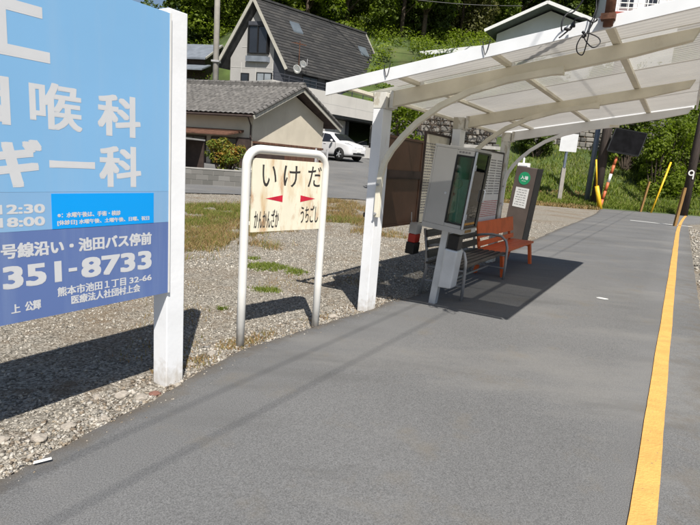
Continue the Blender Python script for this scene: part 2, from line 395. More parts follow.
def raw(name, v, f, m, parent=None, smooth_=False):
    """numpy verts (n,3), faces (k, 3 or 4)"""
    me = bpy.data.meshes.new(name)
    k = f.shape[1]
    me.vertices.add(len(v)); me.vertices.foreach_set('co', v.astype(np.float32).ravel())
    me.loops.add(f.size); me.loops.foreach_set('vertex_index', f.astype(np.int32).ravel())
    me.polygons.add(len(f)); me.polygons.foreach_set('loop_start', np.arange(0, f.size, k, dtype=np.int32))
    me.update(calc_edges=True); me.validate()
    if smooth_: me.shade_smooth()
    me.materials.append(M[m])
    return link(name, me, parent)
def tag(o, label, cat, group=None, kind=None):
    if label: o['label'] = label
    if cat: o['category'] = cat
    if group: o['group'] = group
    if kind: o['kind'] = kind
    return o
def struct(o): o['kind'] = 'structure'; return o
def thing(name, label, cat, loc, rz=0.0, rx=0.0, group=None):
    o = bpy.data.objects.new(name, None); COL.objects.link(o); o.empty_display_size = .2
    o.location = loc; o.rotation_euler = (rx, 0, rz)
    return tag(o, label, cat, group)
def copy_tree(o, parent=None):
    c = o.copy(); COL.objects.link(c)
    if parent: c.parent = parent
    for ch in list(o.children): copy_tree(ch, c)
    return c
def text(body, x0, x1, z0, z1, y, m, parent, name='lettering', bold=0.0, shear=0.0):
    """writing as a mesh, fitted to a box of the parent's x-z plane, facing -y"""
    cu = bpy.data.curves.new('txt', 'FONT'); cu.body = body; cu.size = 1; cu.resolution_u = 3
    ob = bpy.data.objects.new('txt', cu); COL.objects.link(ob)
    bpy.context.view_layer.update()
    me0 = bpy.data.meshes.new_from_object(ob.evaluated_get(bpy.context.evaluated_depsgraph_get()))
    v = np.zeros(len(me0.vertices) * 3); me0.vertices.foreach_get('co', v); v = v.reshape(-1, 3)
    fs = [tuple(p.vertices) for p in me0.polygons]
    bpy.data.objects.remove(ob); bpy.data.curves.remove(cu); bpy.data.meshes.remove(me0)
    mn, mxx = v.min(0), v.max(0)
    d = bold
    X = x0 + d + (v[:, 0] - mn[0]) / (mxx[0] - mn[0]) * (x1 - x0 - 2 * d)
    Z = z0 + d + (v[:, 1] - mn[1]) / max(1e-6, mxx[1] - mn[1]) * (z1 - z0 - 2 * d)
    X = X + shear * (Z - z0)
    b = MB(); offs = [(0, 0)] if not d else [(0, 0)] + [(d * a, d * .62 * c) for a in (-1, -.33, .33, 1) for c in (-1, 1)] + [(-d, 0), (d, 0)]
    for k, (a, c) in enumerate(offs):
        b.add([(xx + a, y - .0004 - k * .00005, zz + c) for xx, zz in zip(X, Z)], fs)
    me = bpy.data.meshes.new(name); me.from_pydata(b.v, [], b.f); me.materials.append(M[m]); me.update()
    return link(name, me, parent)
def plate(x0, x1, z0, z1, y, th=.004):   # thin real plate in the x-z plane, front face at y
    return MB().box(x0, x1, y, y + th, z0, z1)

# ------------------------------------------------------------------ ground
def grid_sheet(name, xs, ys, m, zf):
    X, Y = np.meshgrid(xs, ys); v = np.stack([X.ravel(), Y.ravel(), np.array([zf(a, b) for a, b in zip(X.ravel(), Y.ravel())])], 1)
    nx, ny = len(xs), len(ys); i = np.arange(nx * ny).reshape(ny, nx)
    f = np.stack([i[:-1, :-1], i[:-1, 1:], i[1:, 1:], i[1:, :-1]], -1).reshape(-1, 4)
    return raw(name, v, f, m, smooth_=True)
from mathutils import noise as mnoise
def rough_z(x, y):
    n = mnoise.noise(Vector((x * .9, y * .9, 0))) * .02 + mnoise.noise(Vector((x * .25, y * .25, 3))) * .03
    p = Vector((x, y, 0)); t = p.dot(N)
    return n * smooth(2.9, 4.2, t) if t > 0 else 0
def terrain(x, y):
    z = ground_z(x, y)
    if y > 31 and x > 2: z += mnoise.noise(Vector((x * .3, y * .3, 7))) * .5 * smooth(33, 40, y)
    t = Vector((x, y, 0)).dot(N)
    if t < -1.2 and y < 33: z -= .25 * smooth(-1.2, -1.6, t)
    return z - .012 + (rough_z(x, y) if y < 20 else 0)
tz = terrain
struct(grid_sheet('gravel_ground', np.r_[np.arange(-90, -12, 2.0), np.arange(-12, 22, .3), np.arange(22, 30, 1)], np.r_[-60, -40, -20, -10, -4, np.arange(-2, 31.3, .3)], 'gravel', terrain))
struct(grid_sheet('hillside', np.arange(-90, 111, 1.5), np.r_[np.arange(31.3, 60, .7), np.arange(60, 165, 2.5)], 'hill', lambda x, y: terrain(x, y) - (.0 if y > 31.5 else 0)))
struct(grid_sheet('far_ground', np.arange(-1500, 1501, 100.), np.arange(-1500, 1501, 100.), 'hill', lambda x, y: -1.2))

EDGE = [(-8, 2.45), (-3, 2.42), (0, 2.44), (.99, 2.486), (1.25, 2.545), (1.54, 2.577), (1.94, 2.66), (2.44, 2.77), (2.96, 2.876), (3.42, 2.83), (3.98, 2.797), (4.64, 2.734), (5.3, 2.72), (5.7, 2.64), (7, 2.66), (9, 2.75), (11, 2.9), (13, 3.0), (15, 3.08), (17.1, 3.19), (22, 3.3), (29, 3.55), (37.6, 4.3)]
def edge_t(s): return float(np.interp(s, *zip(*EDGE)))
def platform():
    b = MB(); ss = np.r_[np.arange(-8, 12, .025), np.arange(12, 37.7, .4)]
    rows = []
    for s in ss:
        e = edge_t(s) + .035 * mnoise.noise(Vector((s * 2.2, 0, 0))) + .026 * mnoise.noise(Vector((s * 9, 4, 0))) + .014 * mnoise.noise(Vector((s * 26, 4, 0)))
        right = -.46 + .02 * mnoise.noise(Vector((s * 3, 9, 0)))
        if s > 28: right = -.46 - (s - 28) * .35
        rows.append([W(s, right - .02, -.3), W(s, right, .022), W(s, .3, .03), W(s, 1.6, .03), W(s, e - .25, .026), W(s, e - .03, .016), W(s, e + .03, -.03)])
    k = len(rows[0])
    vs = [p for r in rows for p in r]
    fs = [(i * k + j, i * k + j + 1, (i + 1) * k + j + 1, (i + 1) * k + j) for i in range(len(rows) - 1) for j in range(k - 1)]
    fs = [f[::-1] for f in fs]
    o = MB().add(vs, fs).build('platform_asphalt', 'asphalt', smooth_=True)
    at_ = o.data.attributes.new('edge', 'FLOAT', 'POINT')      # where dust gathers: along the crumbling left rim
    at_.data.foreach_set('value', np.array([(0, .5, 0, 0, .0, .75, 1)[i % k] for i in range(len(o.data.vertices))], np.float32))
    return struct(o)
platform()
def strip(name, pts_w, z, m):
    """flat marking: list of (s, t0, t1)"""
    vs = []; fs = []
    for s, a, c in pts_w: vs += [W(s, a, z), W(s, c, z)]
    for i in range(len(pts_w) - 1): fs.append((2 * i, 2 * i + 2, 2 * i + 3, 2 * i + 1))
    return struct(MB().add(vs, fs).build(name, m))
yl = []
for s in np.arange(-8, 37.2, .12):
    c = -.10 + .007 * mnoise.noise(Vector((s * .8, 2, 0))) - (.0 if s < 20 else (s - 20) ** 2 * .0012)
    yl.append((s, c - .058 + .0022 * mnoise.noise(Vector((s * 5, 1, 0))), c + .058 + .0022 * mnoise.noise(Vector((s * 5, 8, 0)))))
strip('yellow_platform_line', yl, .035, 'yellow_line')
strip('white_stop_line', [(26.05, -.62, 1.75), (26.3, -.62, 1.75)], .035, 'line_white')
strip('white_paint_mark', [(7.64, .64, .74), (7.69, .60, .76), (7.73, .62, .72)], .035, 'line_white')
# left road behind the gravel plot
def road_z(x, y): return terrain(x, y) + .03
def left_road():
    ys = np.arange(18.6, 41, .4); rows = []
    for y in ys:
        x0 = -9.5; x1 = 3.2 - .02 * (y - 18)
        lo = y
        rows.append([Vector((x0 + (x1 - x0) * k / 24, lo + (.18 + .20 * max(0, 1 - (y - 18.6) / 3)) * (x0 + (x1 - x0) * k / 24), 0)) for k in range(25)])
    vs = [Vector((p.x, p.y, road_z(p.x, p.y))) for r in rows for p in r]; k = 25
    fs = [(i * k + j, i * k + j + 1, (i + 1) * k + j + 1, (i + 1) * k + j) for i in range(len(rows) - 1) for j in range(k - 1)]
    return struct(MB().add(vs, fs).build('village_road', 'asphalt', smooth_=True))
left_road()

# loose stones of the gravel plot (stuff), concentrated near the viewer
def stones(name, n, region, smin, smax, m='stones'):
    base = np.array([(1, 0, 0), (-1, 0, 0), (0, 1, 0), (0, -1, 0), (0, 0, 1), (0, 0, -1)], float)
    base = np.r_[base, np.array([(a, b, c) for a in (-1, 1) for b in (-1, 1) for c in (-1, 1)]) / 1.62]
    bf = []
    for a in (0, 1):
        for b_ in (2, 3):
            for c in (4, 5):
                sx = 1 if a == 0 else -1; sy = 1 if b_ == 2 else -1; sz = 1 if c == 4 else -1
                k = 6 + (0 if sx < 0 else 4) + (0 if sy < 0 else 2) + (0 if sz < 0 else 1)
                t = [(a, b_, k), (b_, c, k), (c, a, k)]
                if sx * sy * sz < 0: t = [q[::-1] for q in t]
                bf += t
    bf = np.array(bf)
    V = []; F = []; cnt = 0
    pts = region(n)
    for (x, y) in pts:
        r = smin + (smax - smin) * rng.random() ** 2.5
        sc = np.array([1, .6 + .5 * rng.random(), .45 + .4 * rng.random()]) * r
        v = base * (1 + .34 * rng.standard_normal((14, 1))) * sc
        a = rng.random() * 6.28; ca, sa = math.cos(a), math.sin(a)
        tl = rng.normal() * .35; ct, st_ = math.cos(tl), math.sin(tl)
        v = v @ np.array([[1, 0, 0], [0, ct, st_], [0, -st_, ct]]) @ np.array([[ca, sa, 0], [-sa, ca, 0], [0, 0, 1]])
        v = v + np.array([x, y, tz(x, y) + sc[2] * .35]); V.append(v); F.append(bf + cnt * 14); cnt += 1
    return raw(name, np.concatenate(V), np.concatenate(F), m)
def near_region(n):
    out = []
    while len(out) < n:
        s = 0.2 + 11 * rng.random() ** 1.5; t = edge_t(s) + .02 + 4.5 * rng.random() ** 1.3
        p = W(s, t)
        if p.y < 1.7: continue
        if mnoise.noise(Vector((p.x * .7, p.y * .7, 5))) < -.28 and rng.random() < .7: continue
        out.append((p.x, p.y))
    return out
def rim_region(n):
    out = []
    while len(out) < n:
        s = .4 + 5.2 * rng.random(); t = edge_t(s) - .03 + .35 * rng.random() ** 1.4
        p = W(s, t); out.append((p.x, p.y))
    return out
def far_region(n):
    out = []
    while len(out) < n:
        y = 7 + 12 * rng.random() ** 1.2; x = (-.32 + .75 * rng.random()) * y
        if Vector((x, y, 0)).dot(N) > edge_t(Vector((x, y, 0)).dot(U)) + .05: out.append((x, y))
    return out
def track_region(n):
    out = []
    while len(out) < n:
        s = 1 + 24 * rng.random(); t = -.5 - 1.6 * rng.random(); p = W(s, t); out.append((p.x, p.y))
    return out
tag(stones('gravel', 42000, near_region, .004, .0145), 'pale angular gravel covering the plot beside the platform', 'gravel', kind='stuff')
tag(stones('rim_rubble', 3600, rim_region, .004, .018, 'rim_stones'), 'coarser rubble and chips along the crumbling asphalt edge', 'rubble', kind='stuff')
tag(stones('far_gravel', 14000, far_region, .008, .022), 'loose gravel spread towards the back of the plot', 'gravel', kind='stuff')
tag(stones('track_ballast', 3000, track_region, .02, .045), 'brownish ballast beside the right edge of the platform', 'ballast', kind='stuff')
def grit_region(n):
    out = []
    while len(out) < n:
        s = .5 + 9 * rng.random(); t = edge_t(s) + .02 - .32 * rng.random() ** 2.2; p = W(s, t); out.append((p.x, p.y))
    return out
_tz = tz
tz = lambda x, y: .018
tag(stones('edge_grit', 1500, grit_region, .002, .008, 'rim_stones'), 'fine grit scattered on the left edge of the asphalt', 'grit', kind='stuff')
tz = _tz
# single rocks one can pick out at the edge
def rock(x, y, r, m, label, group='rocks along the asphalt edge'):
    bm = bmesh.new(); bmesh.ops.create_icosphere(bm, subdivisions=3, radius=1)
    sx, sy, sz = 1, .6 + .3 * random.random(), .42 + .25 * random.random(); o = Vector((random.random() * 50, random.random() * 50, 0))
    for v in bm.verts:
        k = 1 + .3 * mnoise.noise(v.co * 1.3 + o) + .12 * mnoise.noise(v.co * 3 + o)
        v.co = Vector((v.co.x * sx, v.co.y * sy, v.co.z * sz)) * k * r
    me = bpy.data.meshes.new('rock'); bm.to_mesh(me); bm.free(); me.materials.append(M[m])
    ob = link('rock', me); ob.location = (x, y, tz(x, y) + r * .2); ob.rotation_euler = (0, 0, random.random() * 6)
    return tag(ob, label, 'rock', group)
RK = [((182, 240), .055, 'rock', None)]
ROCKS = [(1.86, 2.85, .05, 'rock', 'pale squarish rock left of the billboard post foot'),
         (1.92, 2.73, .045, 'rock', 'flat tan rock at the asphalt edge beside the red one'),
         (2.02, 2.72, .036, 'rock_red', 'reddish brick-coloured stone at the asphalt edge'),
         (1.28, 2.72, .05, 'rock', 'flat pale rock at the lower left near the asphalt'),
         (1.45, 2.73, .04, 'rock', None), (2.35, 2.88, .038, 'rock', None), (1.62, 2.66, .034, 'rock', None), (2.5, 2.93, .034, 'rock', None),
         (1.15, 2.85, .04, 'rock', None), (2.2, 2.72, .03, 'rock', None), (2.75, 2.98, .045, 'rock', None), (4.3, 2.86, .05, 'rock', None), (1.75, 2.95, .03, 'rock', None)]
for s, t, r, m, lb in ROCKS:
    p = W(s, t); rock(p.x, p.y, r, m, lb or 'small grey tan rock lying among the gravel at the platform edge')
# paper scrap at the edge
p = W(1.16, 2.44)
sc_ = MB().add([(-.04, -.010, 0), (.05, -.006, .006), (.048, .012, .01), (-.046, .01, .004), (-.05, -.012, -.002), (.05, -.006, .004), (.048, .012, .008), (-.046, .01, .002)], [(0, 1, 2, 3), (7, 6, 5, 4), (0, 4, 5, 1), (1, 5, 6, 2), (2, 6, 7, 3), (3, 7, 4, 0)]).build('paper_scrap', 'paper')
sc_.location = (p.x, p.y, .034); sc_.rotation_euler = (0, 0, .5)
sc_.scale = (.8, .8, .8)
tag(sc_, 'white paper scrap lying on the asphalt at lower left', 'litter')

# ------------------------------------------------------------------ vegetation helpers
def blades(name, pts, hmin, hmax, w, m, lean=.45, label=None, cat='grass', kind='stuff', zf=tz):
    pts = np.array(pts); n = len(pts)
    z = np.array([zf(x, y) for x, y in pts])
    h = hmin + (hmax - hmin) * rng.random(n); a = rng.random(n) * 6.283; la = rng.random(n) * 6.283; ln = h * lean * rng.random(n)
    wx, wy = np.cos(a) * w, np.sin(a) * w; lx, ly = np.cos(la) * ln, np.sin(la) * ln
    b0 = np.stack([pts[:, 0] - wx, pts[:, 1] - wy, z - .01], 1); b1 = np.stack([pts[:, 0] + wx, pts[:, 1] + wy, z - .01], 1)
    m0 = np.stack([pts[:, 0] - wx * .7 + lx * .35, pts[:, 1] - wy * .7 + ly * .35, z + h * .6], 1); m1 = np.stack([pts[:, 0] + wx * .7 + lx * .35, pts[:, 1] + wy * .7 + ly * .35, z + h * .6], 1)
    t = np.stack([pts[:, 0] + lx, pts[:, 1] + ly, z + h], 1); t2 = t + np.stack([wx * .1, wy * .1, 0 * h], 1)
    v = np.stack([b0, b1, m0, m1, t, t2], 1).reshape(-1, 3); i = np.arange(n)[:, None] * 6
    f = np.concatenate([i + np.array([0, 1, 3, 2]), i + np.array([2, 3, 5, 4])])
    o = raw(name, v, f, m)
    return tag(o, label, cat, kind=kind)
def patch(cx, cy, rx_, ry_, n, rot=0.0, hole=.0):
    out = []
    while len(out) < n:
        r = rng.random() ** .62 * (1.35 if rng.random() < .08 else 1.0); a = rng.random() * 6.283
        k = 1 + .45 * mnoise.noise(Vector((math.cos(a) * 1.5 + cx, math.sin(a) * 1.5 + cy, 0)))
        x, y = r * math.cos(a) * rx_ * k, r * math.sin(a) * ry_ * k
        c, s_ = math.cos(rot), math.sin(rot); x, y = x * c - y * s_, x * s_ + y * c
        if hole and mnoise.noise(Vector(((cx + x) * 2.2, (cy + y) * 2.2, 1))) < hole - .5: continue
        out.append((cx + x, cy + y))
    return out
def leaves(centers, radii, n, size, flat=.85, droop=0.0):
    """rhombus leaves spread over the outer shell of several clumps"""
    centers = np.array(centers, float); radii = np.array(radii, float)
    w = radii ** 2; idx = rng.choice(len(centers), n, p=w / w.sum())
    d = rng.standard_normal((n, 3)); d /= np.linalg.norm(d, axis=1, keepdims=True)
    rr = radii[idx] * (.45 + .6 * rng.random(n) ** .5)
    p = centers[idx] + d * rr[:, None] * np.array([1, 1, flat])
    nn = d * .75 + rng.standard_normal((n, 3)) * .45 + np.array([0, 0, .45]); nn /= np.linalg.norm(nn, axis=1, keepdims=True)
    a = np.cross(nn, rng.standard_normal((n, 3))); a /= np.linalg.norm(a, axis=1, keepdims=True); b = np.cross(nn, a)
    s = (size * (.6 + .8 * rng.random(n)))[:, None]
    v = np.stack([p - a * s, p - b * s * .55, p + a * s - nn * s * .25, p + b * s * .55], 1).reshape(-1, 3)
    f = np.arange(4 * n).reshape(-1, 4)
    return v, f
def tree_mesh(name, h, cr, n, size, m, seed, trunk_h=.35, narrow=1.0, clumps=26):
    global rng
    keep = rng; rng = np.random.default_rng(seed)
    cs = []; rs = []
    for i in range(clumps):
        a = rng.random() * 6.283; u = rng.random(); zz = trunk_h + (1 - trunk_h) * u
        prof = math.sin(math.pi * min(1, .18 + .8 * u)) ** .8
        r = cr * prof * (.35 + .65 * rng.random() ** .5) * narrow
        cs.append((math.cos(a) * r * .8, math.sin(a) * r * .8, h * zz - .05 * h)); rs.append(cr * (.20 + .20 * rng.random()))
    v, f = leaves(cs, rs, n, size)
    t = MB()
    t.tube([(0, 0, -.8), (.05 * cr, 0, h * .25), (-.04 * cr, .05 * cr, h * .55), (0, 0, h * .85)], [h * .022, h * .018, h * .012, h * .004], 7)
    for i in range(0, clumps, 3):
        c = cs[i]; z0 = max(h * .2, c[2] - h * .22)
        t.tube([(0, 0, z0), (c[0] * .5, c[1] * .5, (z0 + c[2]) / 2 + .02 * h), c], [h * .008, h * .005, h * .002], 5)
    root = bpy.data.objects.new(name, None); COL.objects.link(root)
    t.build('trunk', 'trunk', root, smooth_=True)
    raw('crown', v, f, m, root)
    rng = keep
    return root

# ------------------------------------------------------------------ billboard beside the platform
def billboard():
    b = thing('billboard', 'large blue clinic billboard with white lettering on white posts at the left', 'billboard', W(2.20, 2.82), ROT)
    X = lambda s: s - 2.20           # local x from track coordinate s
    for s in (2.20, -.16):
        MB().box(X(s) - .07, X(s) + .07, -.07, .07, -.2, 2.43).build('post', 'white_post', b, bevel=.006)
    y0 = -.085
    s0, s1 = -.08, 2.125
    zA, zB, zC, zD = .672, 1.142, 1.337, 2.395
    mp = {'billboard_sky_blue': (.20, .41, .66), 'billboard_pale_blue': (.21, .39, .62), 'billboard_indigo': (.105, .165, .37), 'billboard_cyan': (.0, .31, .80)}
    for k, c in mp.items():
        M[k] = mat(k, c, .28, .03, 1.2, spec=.4)
    for k in ('billboard_sky_blue', 'billboard_pale_blue', 'billboard_indigo'): overlay(M[k], (.36, .45, .56), 6, .50, .80, (1, 1, .06), seed=(2, 0, 1), amount=.22)
    for nm, za, zb, mm in (('upper_panel', zC, zD, 'billboard_sky_blue'), ('hours_panel', zB, zC - .001, 'billboard_pale_blue'), ('address_panel', zA, zB - .001, 'billboard_indigo')):
        MB().box(X(s0), X(s1), y0, y0 + .028, za, zb).build(nm, mm, b)
    MB().box(X(s1) + .0005, X(s1) + .012, y0 - .004, y0 + .032, zA, zD).build('edge_trim', 'frame_white', b)
    plate(X(1.399), X(2.015), 1.142, 1.328, y0 - .0014, .0012).build('notice_panel', 'billboard_cyan', b)
    T = lambda body, a, c, z0, z1, bold, y=y0: text(body, X(a), X(c), z0, z1, y, 'white_letter', b, bold=bold)
    M['white_letter'] = mat('white_letter', (.56, .57, .59), .5, .02, 8)
    T('上', 1.00, 1.418, 1.965, 2.36, .016)
    T('咽', .98, 1.225, 1.650, 1.878, .010)
    T('喉', 1.312, 1.574, 1.650, 1.884, .0065)
    T('科', 1.660, 1.925, 1.645, 1.880, .0085)
    T('ギ', 1.105, 1.362, 1.355, 1.600, .013)
    T('ー', 1.396, 1.640, 1.458, 1.502, .008)
    T('科', 1.664, 1.928, 1.360, 1.600, .0085)
    T('12:30', 1.150, 1.366, 1.228, 1.278, .0035)
    T('18:00', 1.150, 1.364, 1.163, 1.214, .0035)
    yc = y0 - .0014
    T('※：水曜午後は、手術・検診', 1.427, 1.791, 1.199, 1.229, .0012, yc)
    T('[休診日] 水曜午後、土曜午後、日曜、祝日', 1.425, 1.983, 1.157, 1.188, .0012, yc)
    T('号線沿い・池田バス停前', 1.150, 2.001, 1.006, 1.086, .0035)
    T('351', 1.152, 1.440, .850, .973, .008)
    MB().box(X(1.478), X(1.524), y0 - .0014, y0 - .0002, .902, .921).build('dash', 'white_letter', b)
    T('8733', 1.548, 2.001, .850, .973, .008)
    T('熊本市池田１丁目', 1.414, 1.822, .770, .824, .0018)
    T('32-66', 1.845, 2.001, .776, .814, .0018)
    T('医療法人社団村上会', 1.487, 1.919, .714, .766, .0020)
    T('上', 1.183, 1.226, .724, .772, .0020)
    T('公輝', 1.248, 1.327, .722, .776, .0020)
    return b
billboard()

# ------------------------------------------------------------------ station name sign
def name_sign():
    ang = math.atan2(.731, .683)
    b = thing('station_name_sign', 'white tubular station name sign with rust-streaked panel and red arrows', 'sign', W(3.043, 2.959), ang)
    w = .87; h = 1.655; r = .036; cr = .13
    pts = [(0, 0, -.15), (0, 0, .5), (0, 0, h - cr)] + [(cr - cr * math.cos(a), 0, h - cr + cr * math.sin(a)) for a in np.linspace(.2, math.pi / 2, 7)]
    pts += [(w - p[0], 0, p[2]) for p in pts[::-1]]
    MB().tube(pts, r, 16).build('frame', 'frame_white', b, smooth_=True)
    M['sign_panel'] = mat('sign_panel', (.74, .70, .56), .45, .06, 4)
    overlay(M['sign_panel'], (.50, .27, .07), 7, .50, .66, (1, 1, .22), seed=(1, 0, 2), amount=.6)
    overlay(M['sign_panel'], (.42, .17, .045), 12, .55, .68, (1, 1, .28), seed=(4, 0, 1), amount=.65)
    x0, x1, z0, z1 = .055, w - .045, .975, 1.583
    MB().box(x0, x1, -.012, .006, z0, z1).build('panel', 'sign_panel', b, bevel=.002)
    for x in (.075, w - .065):
        MB().box(x - .012, x + .012, -.004, .012, z1 - .01, h - .01).build('hanger', 'rust', b)
    for z in (1.05, 1.5):
        for ca, cb in ((.0, x0 + .01), (x1 - .01, w)): MB().box(ca, cb, .007, .016, z - .015, z + .015).build('clamp', 'frame_white', b)
    y = -.012
    text('い', .150, .300, 1.355, 1.535, y, 'ink', b, bold=.0008)
    text('け', .375, .560, 1.355, 1.540, y, 'ink', b, bold=.0008)
    text('だ', .652, .815, 1.360, 1.545, y, 'ink', b, bold=.0008)
    text('かんかんざか', .085, .345, 1.005, 1.165, y, 'ink', b, bold=.0015)
    text('うちごし', .590, .805, 1.035, 1.195, y, 'ink', b, bold=.0015)
    for tip, base in ((.195, .375), (.755, .577)):
        m = MB(); m.add([(tip, y - .0012, 1.256), (base, y - .0012, 1.226), (base, y - .0012, 1.286), (tip, y + .0005, 1.256), (base, y + .0005, 1.226), (base, y + .0005, 1.286)], [(0, 1, 2), (5, 4, 3), (0, 3, 4, 1), (1, 4, 5, 2), (2, 5, 3, 0)])
        m.build('arrow', 'arrow_red', b)
name_sign()

# ------------------------------------------------------------------ shelter
def zb(t): return 2.338 + (2.738 - t) * .17       # upper edge of the cantilever beams
POSTS = (4.81, 7.0, 9.28)
def shelter():
    sh = thing('platform_shelter', 'cream steel platform shelter with cantilevered corrugated roof and bent braces', 'shelter', (0, 0, 0), ROT)
    for i, s in enumerate(POSTS):
        mt = 'old_white' if i == 2 else 'white_post'
        bt = 'fascia' if i == 2 else 'cream'
        MB().box(s - .095, s + .095, 2.70, 2.82, -.3, zb(2.76) - .16).build('post', mt, sh, bevel=.006)
        # flaking cap plate at the post head
        MB().box(s - .098, s + .098, 2.675, 2.823, zb(2.76) - .1595, zb(2.76) - .001).build('post_head', 'old_white', sh, bevel=.004)
        prof = [(2.66, zb(2.66) - .155), (.50, zb(.5) - .115), (.12, zb(.12) - .085), (.08, zb(.08) - .002), (2.66, zb(2.66) - .002)]
        MB().prism(prof, lambda a, c, k, s=s: Vector((s - .04 + .08 * k, a, c))).build('beam', bt, sh, bevel=.004)
        MB().box(s - .055, s + .055, 2.62, 2.659, zb(2.64) - .17, zb(2.64) + .0).build('gusset', 'old_white', sh)
        # bent brace, flat bar
        br = [(2.672, 1.06), (2.672, 1.35), (2.665, 1.50), (2.63, 1.64), (2.56, 1.765), (2.45, 1.90), (2.30, 2.045), (2.08, 2.20), (1.80, 2.330), (1.45, 2.430), (1.25, 2.462), (1.0, 2.500)]
        m = MB(); n = len(br); vs = []
        for j, (t, z) in enumerate(br):
            a = Vector(br[max(j - 1, 0)]); c = Vector(br[min(j + 1, n - 1)]); d = (c - a).normalized(); pn = Vector((-d.y, d.x))
            for e, sg in ((-.030, -1), (-.030, 1), (.030, 1), (.030, -1)):
                q = Vector((t, z)) + pn * (e * .9); vs.append((s - .045 - .05 + sg * .026, q.x, q.y))
        fs = [(j * 4 + k, j * 4 + (k + 1) % 4, (j + 1) * 4 + (k + 1) % 4, (j + 1) * 4 + k) for j in range(n - 1) for k in range(4)] + [(3, 2, 1, 0), tuple((n - 1) * 4 + k for k in range(4))]
        m.add(vs, fs); m.build('brace', 'cream' if i < 2 else 'fascia', sh, bevel=.003)
        MB().box(s - .122, s - .041, 1.0, 1.13, zb(1.06) - .16, zb(1.06) - .125).build('brace_end', 'cream', sh)
        for z in (1.10, 1.40):
            MB().lathe((s - .095, 2.672, z), [(.013, -.033), (.013, -.05)], 'x', 8).build('bolt', 'grey_metal', sh)
    s0, s1 = 4.17, 9.42
    MB().box(s0 + .001, s1 - .001, .012, .038, zb(.03) - .03, zb(.03) + .047).build('edge_strip', 'fascia', sh)
    for t in (2.93, 2.37, 1.49, .64):
        z = zb(t)
        MB().box(s0 + .02, s1 - .02, t - .03, t + .03, z + .001, z + .033).build('purlin', 'cream', sh, bevel=.003)
    # near and far fascia boards follow the roof slope
    for s, hh in ((s0 - .012, .125), (s1 + .012, .06)):
        prof = [(3.03, zb(3.03) - hh * .55), (.06, zb(.06) - hh * .25), (.06, zb(.06) + .048), (3.03, zb(3.03) + .048)]
        MB().prism(prof, lambda a, c, k, s=s: Vector((s - .012 + .024 * k, a, c))).build('fascia_board', 'fascia', sh, bevel=.002)
    # corrugated sheets, eight across, overlapping
    ns = 8; wd = (s1 - s0 - .02) / ns
    for k in range(ns):
        a = s0 + .01 + k * wd - (.03 if k else 0); c = s0 + .01 + (k + 1) * wd; x = np.arange(a, c, .0095)
        zz = .0055 * np.sin(x / .076 * 2 * math.pi) + .041 + (k % 2) * .003
        rows = []
        for t in (.04, 1.0, 2.0, 2.62 if k == 0 else 2.97):
            rows.append(np.stack([x, np.full_like(x, t), zb(t) + zz], 1))
        V = np.concatenate(rows); n = len(x); i = np.arange(4 * n).reshape(4, n)
        F = np.stack([i[:-1, :-1], i[:-1, 1:], i[1:, 1:], i[1:, :-1]], -1).reshape(-1, 4)
        raw('roof_sheet', V, F, 'clear_sheet' if k in (1, 2) else 'roof_sheet', sh, smooth_=True)
    for z in (1.02, 1.78):
        MB().box(POSTS[0] + .096, POSTS[1] - .096, 2.925, 2.955, z, z + .05).build('back_rail', 'dark_wood', sh)
        MB().box(POSTS[1] + .096, POSTS[2] - .096, 2.765, 2.80, z, z + .05).build('back_rail', 'dark_wood', sh)
    # small wire ties and clips on the purlin ends
    for t in (2.37, 1.49):
        MB().tube([(s0 - .03, t + .03, zb(t) + .075), (s0 - .034, t + .02, zb(t) + .03), (s0 - .034, t + .0, zb(t) - .03), (s0 - .034, t - .02, zb(t) + .01), (s0 - .03, t - .03, zb(t) + .085)], .004, 5).build('wire_tie', 'cable', sh)
        MB().box(s0 + .60, s0 + .66, t - .045, t - .031, zb(t) + .002, zb(t) + .04).build('clip', 'white_paint', sh)
    return sh
shelter()

# boards at the back of the shelter
def back_board(name, label, s0, s1, t, z0, z1, panel, frame, lines=None, cat='notice board', fw=.03):
    b = thing(name, label, cat, W((s0 + s1) / 2, t, 0), ROT)
    w = (s1 - s0) / 2
    MB().box(-w + fw, w - fw, -.008, .012, z0 + fw, z1 - fw).build('panel', panel, b)
    m = MB(); m.box(-w, w, -.018, .014, z1 - fw + .0005, z1).box(-w, w, -.018, .014, z0, z0 + fw - .0005).box(-w, -w + fw - .0005, -.018, .014, z0 + fw, z1 - fw).box(w - fw + .0005, w, -.018, .014, z0 + fw, z1 - fw)
    m.build('frame', frame, b, bevel=.003)
    if lines:
        for (a, c, za, zc, rows, mm) in lines:
            m = MB(); hh = (zc - za) / rows
            for r in range(rows):
                x = a
                while x < c - .02:
                    l = random.uniform(.02, .07)
                    m.box(x, min(c, x + l), -.0094, -.0081, za + hh * (r + .28), za + hh * (r + .72)); x += l + random.uniform(.006, .02)
            m.build('printed_lines', mm, b)
    return b
bp = back_board('notice_board', 'dark brown panel with crossbar between the first two shelter posts', 5.10, 6.16, 2.90, .88, 1.95, 'brown_panel', 'brown_panel')
MB().box(-.51, .51, -.022, -.0185, 1.46, 1.56).build('crossbar', 'dark_wood', bp)
back_board('timetable_board', 'weathered yellowed fare table half hidden behind the display cabinet', 6.20, 7.05, 2.90, .86, 2.08, 'paper_yellow', 'dark_wood',
           [(-.37, .37, 1.0, 1.95, 26, 'ink_grey')])
back_board('poster_board', 'white framed timetable with grey and red columns near the last post', 8.06, 9.16, 2.74, .76, 1.98, 'paper', 'dark_slat',
           [(-.50, -.16, 1.25, 1.85, 14, 'ink_grey'), (-.12, .18, 1.25, 1.85, 14, 'ink_grey'), (.22, .5, 1.25, 1.85, 14, 'ink_grey'), (-.50, .5, .88, 1.16, 9, 'ink_red')])
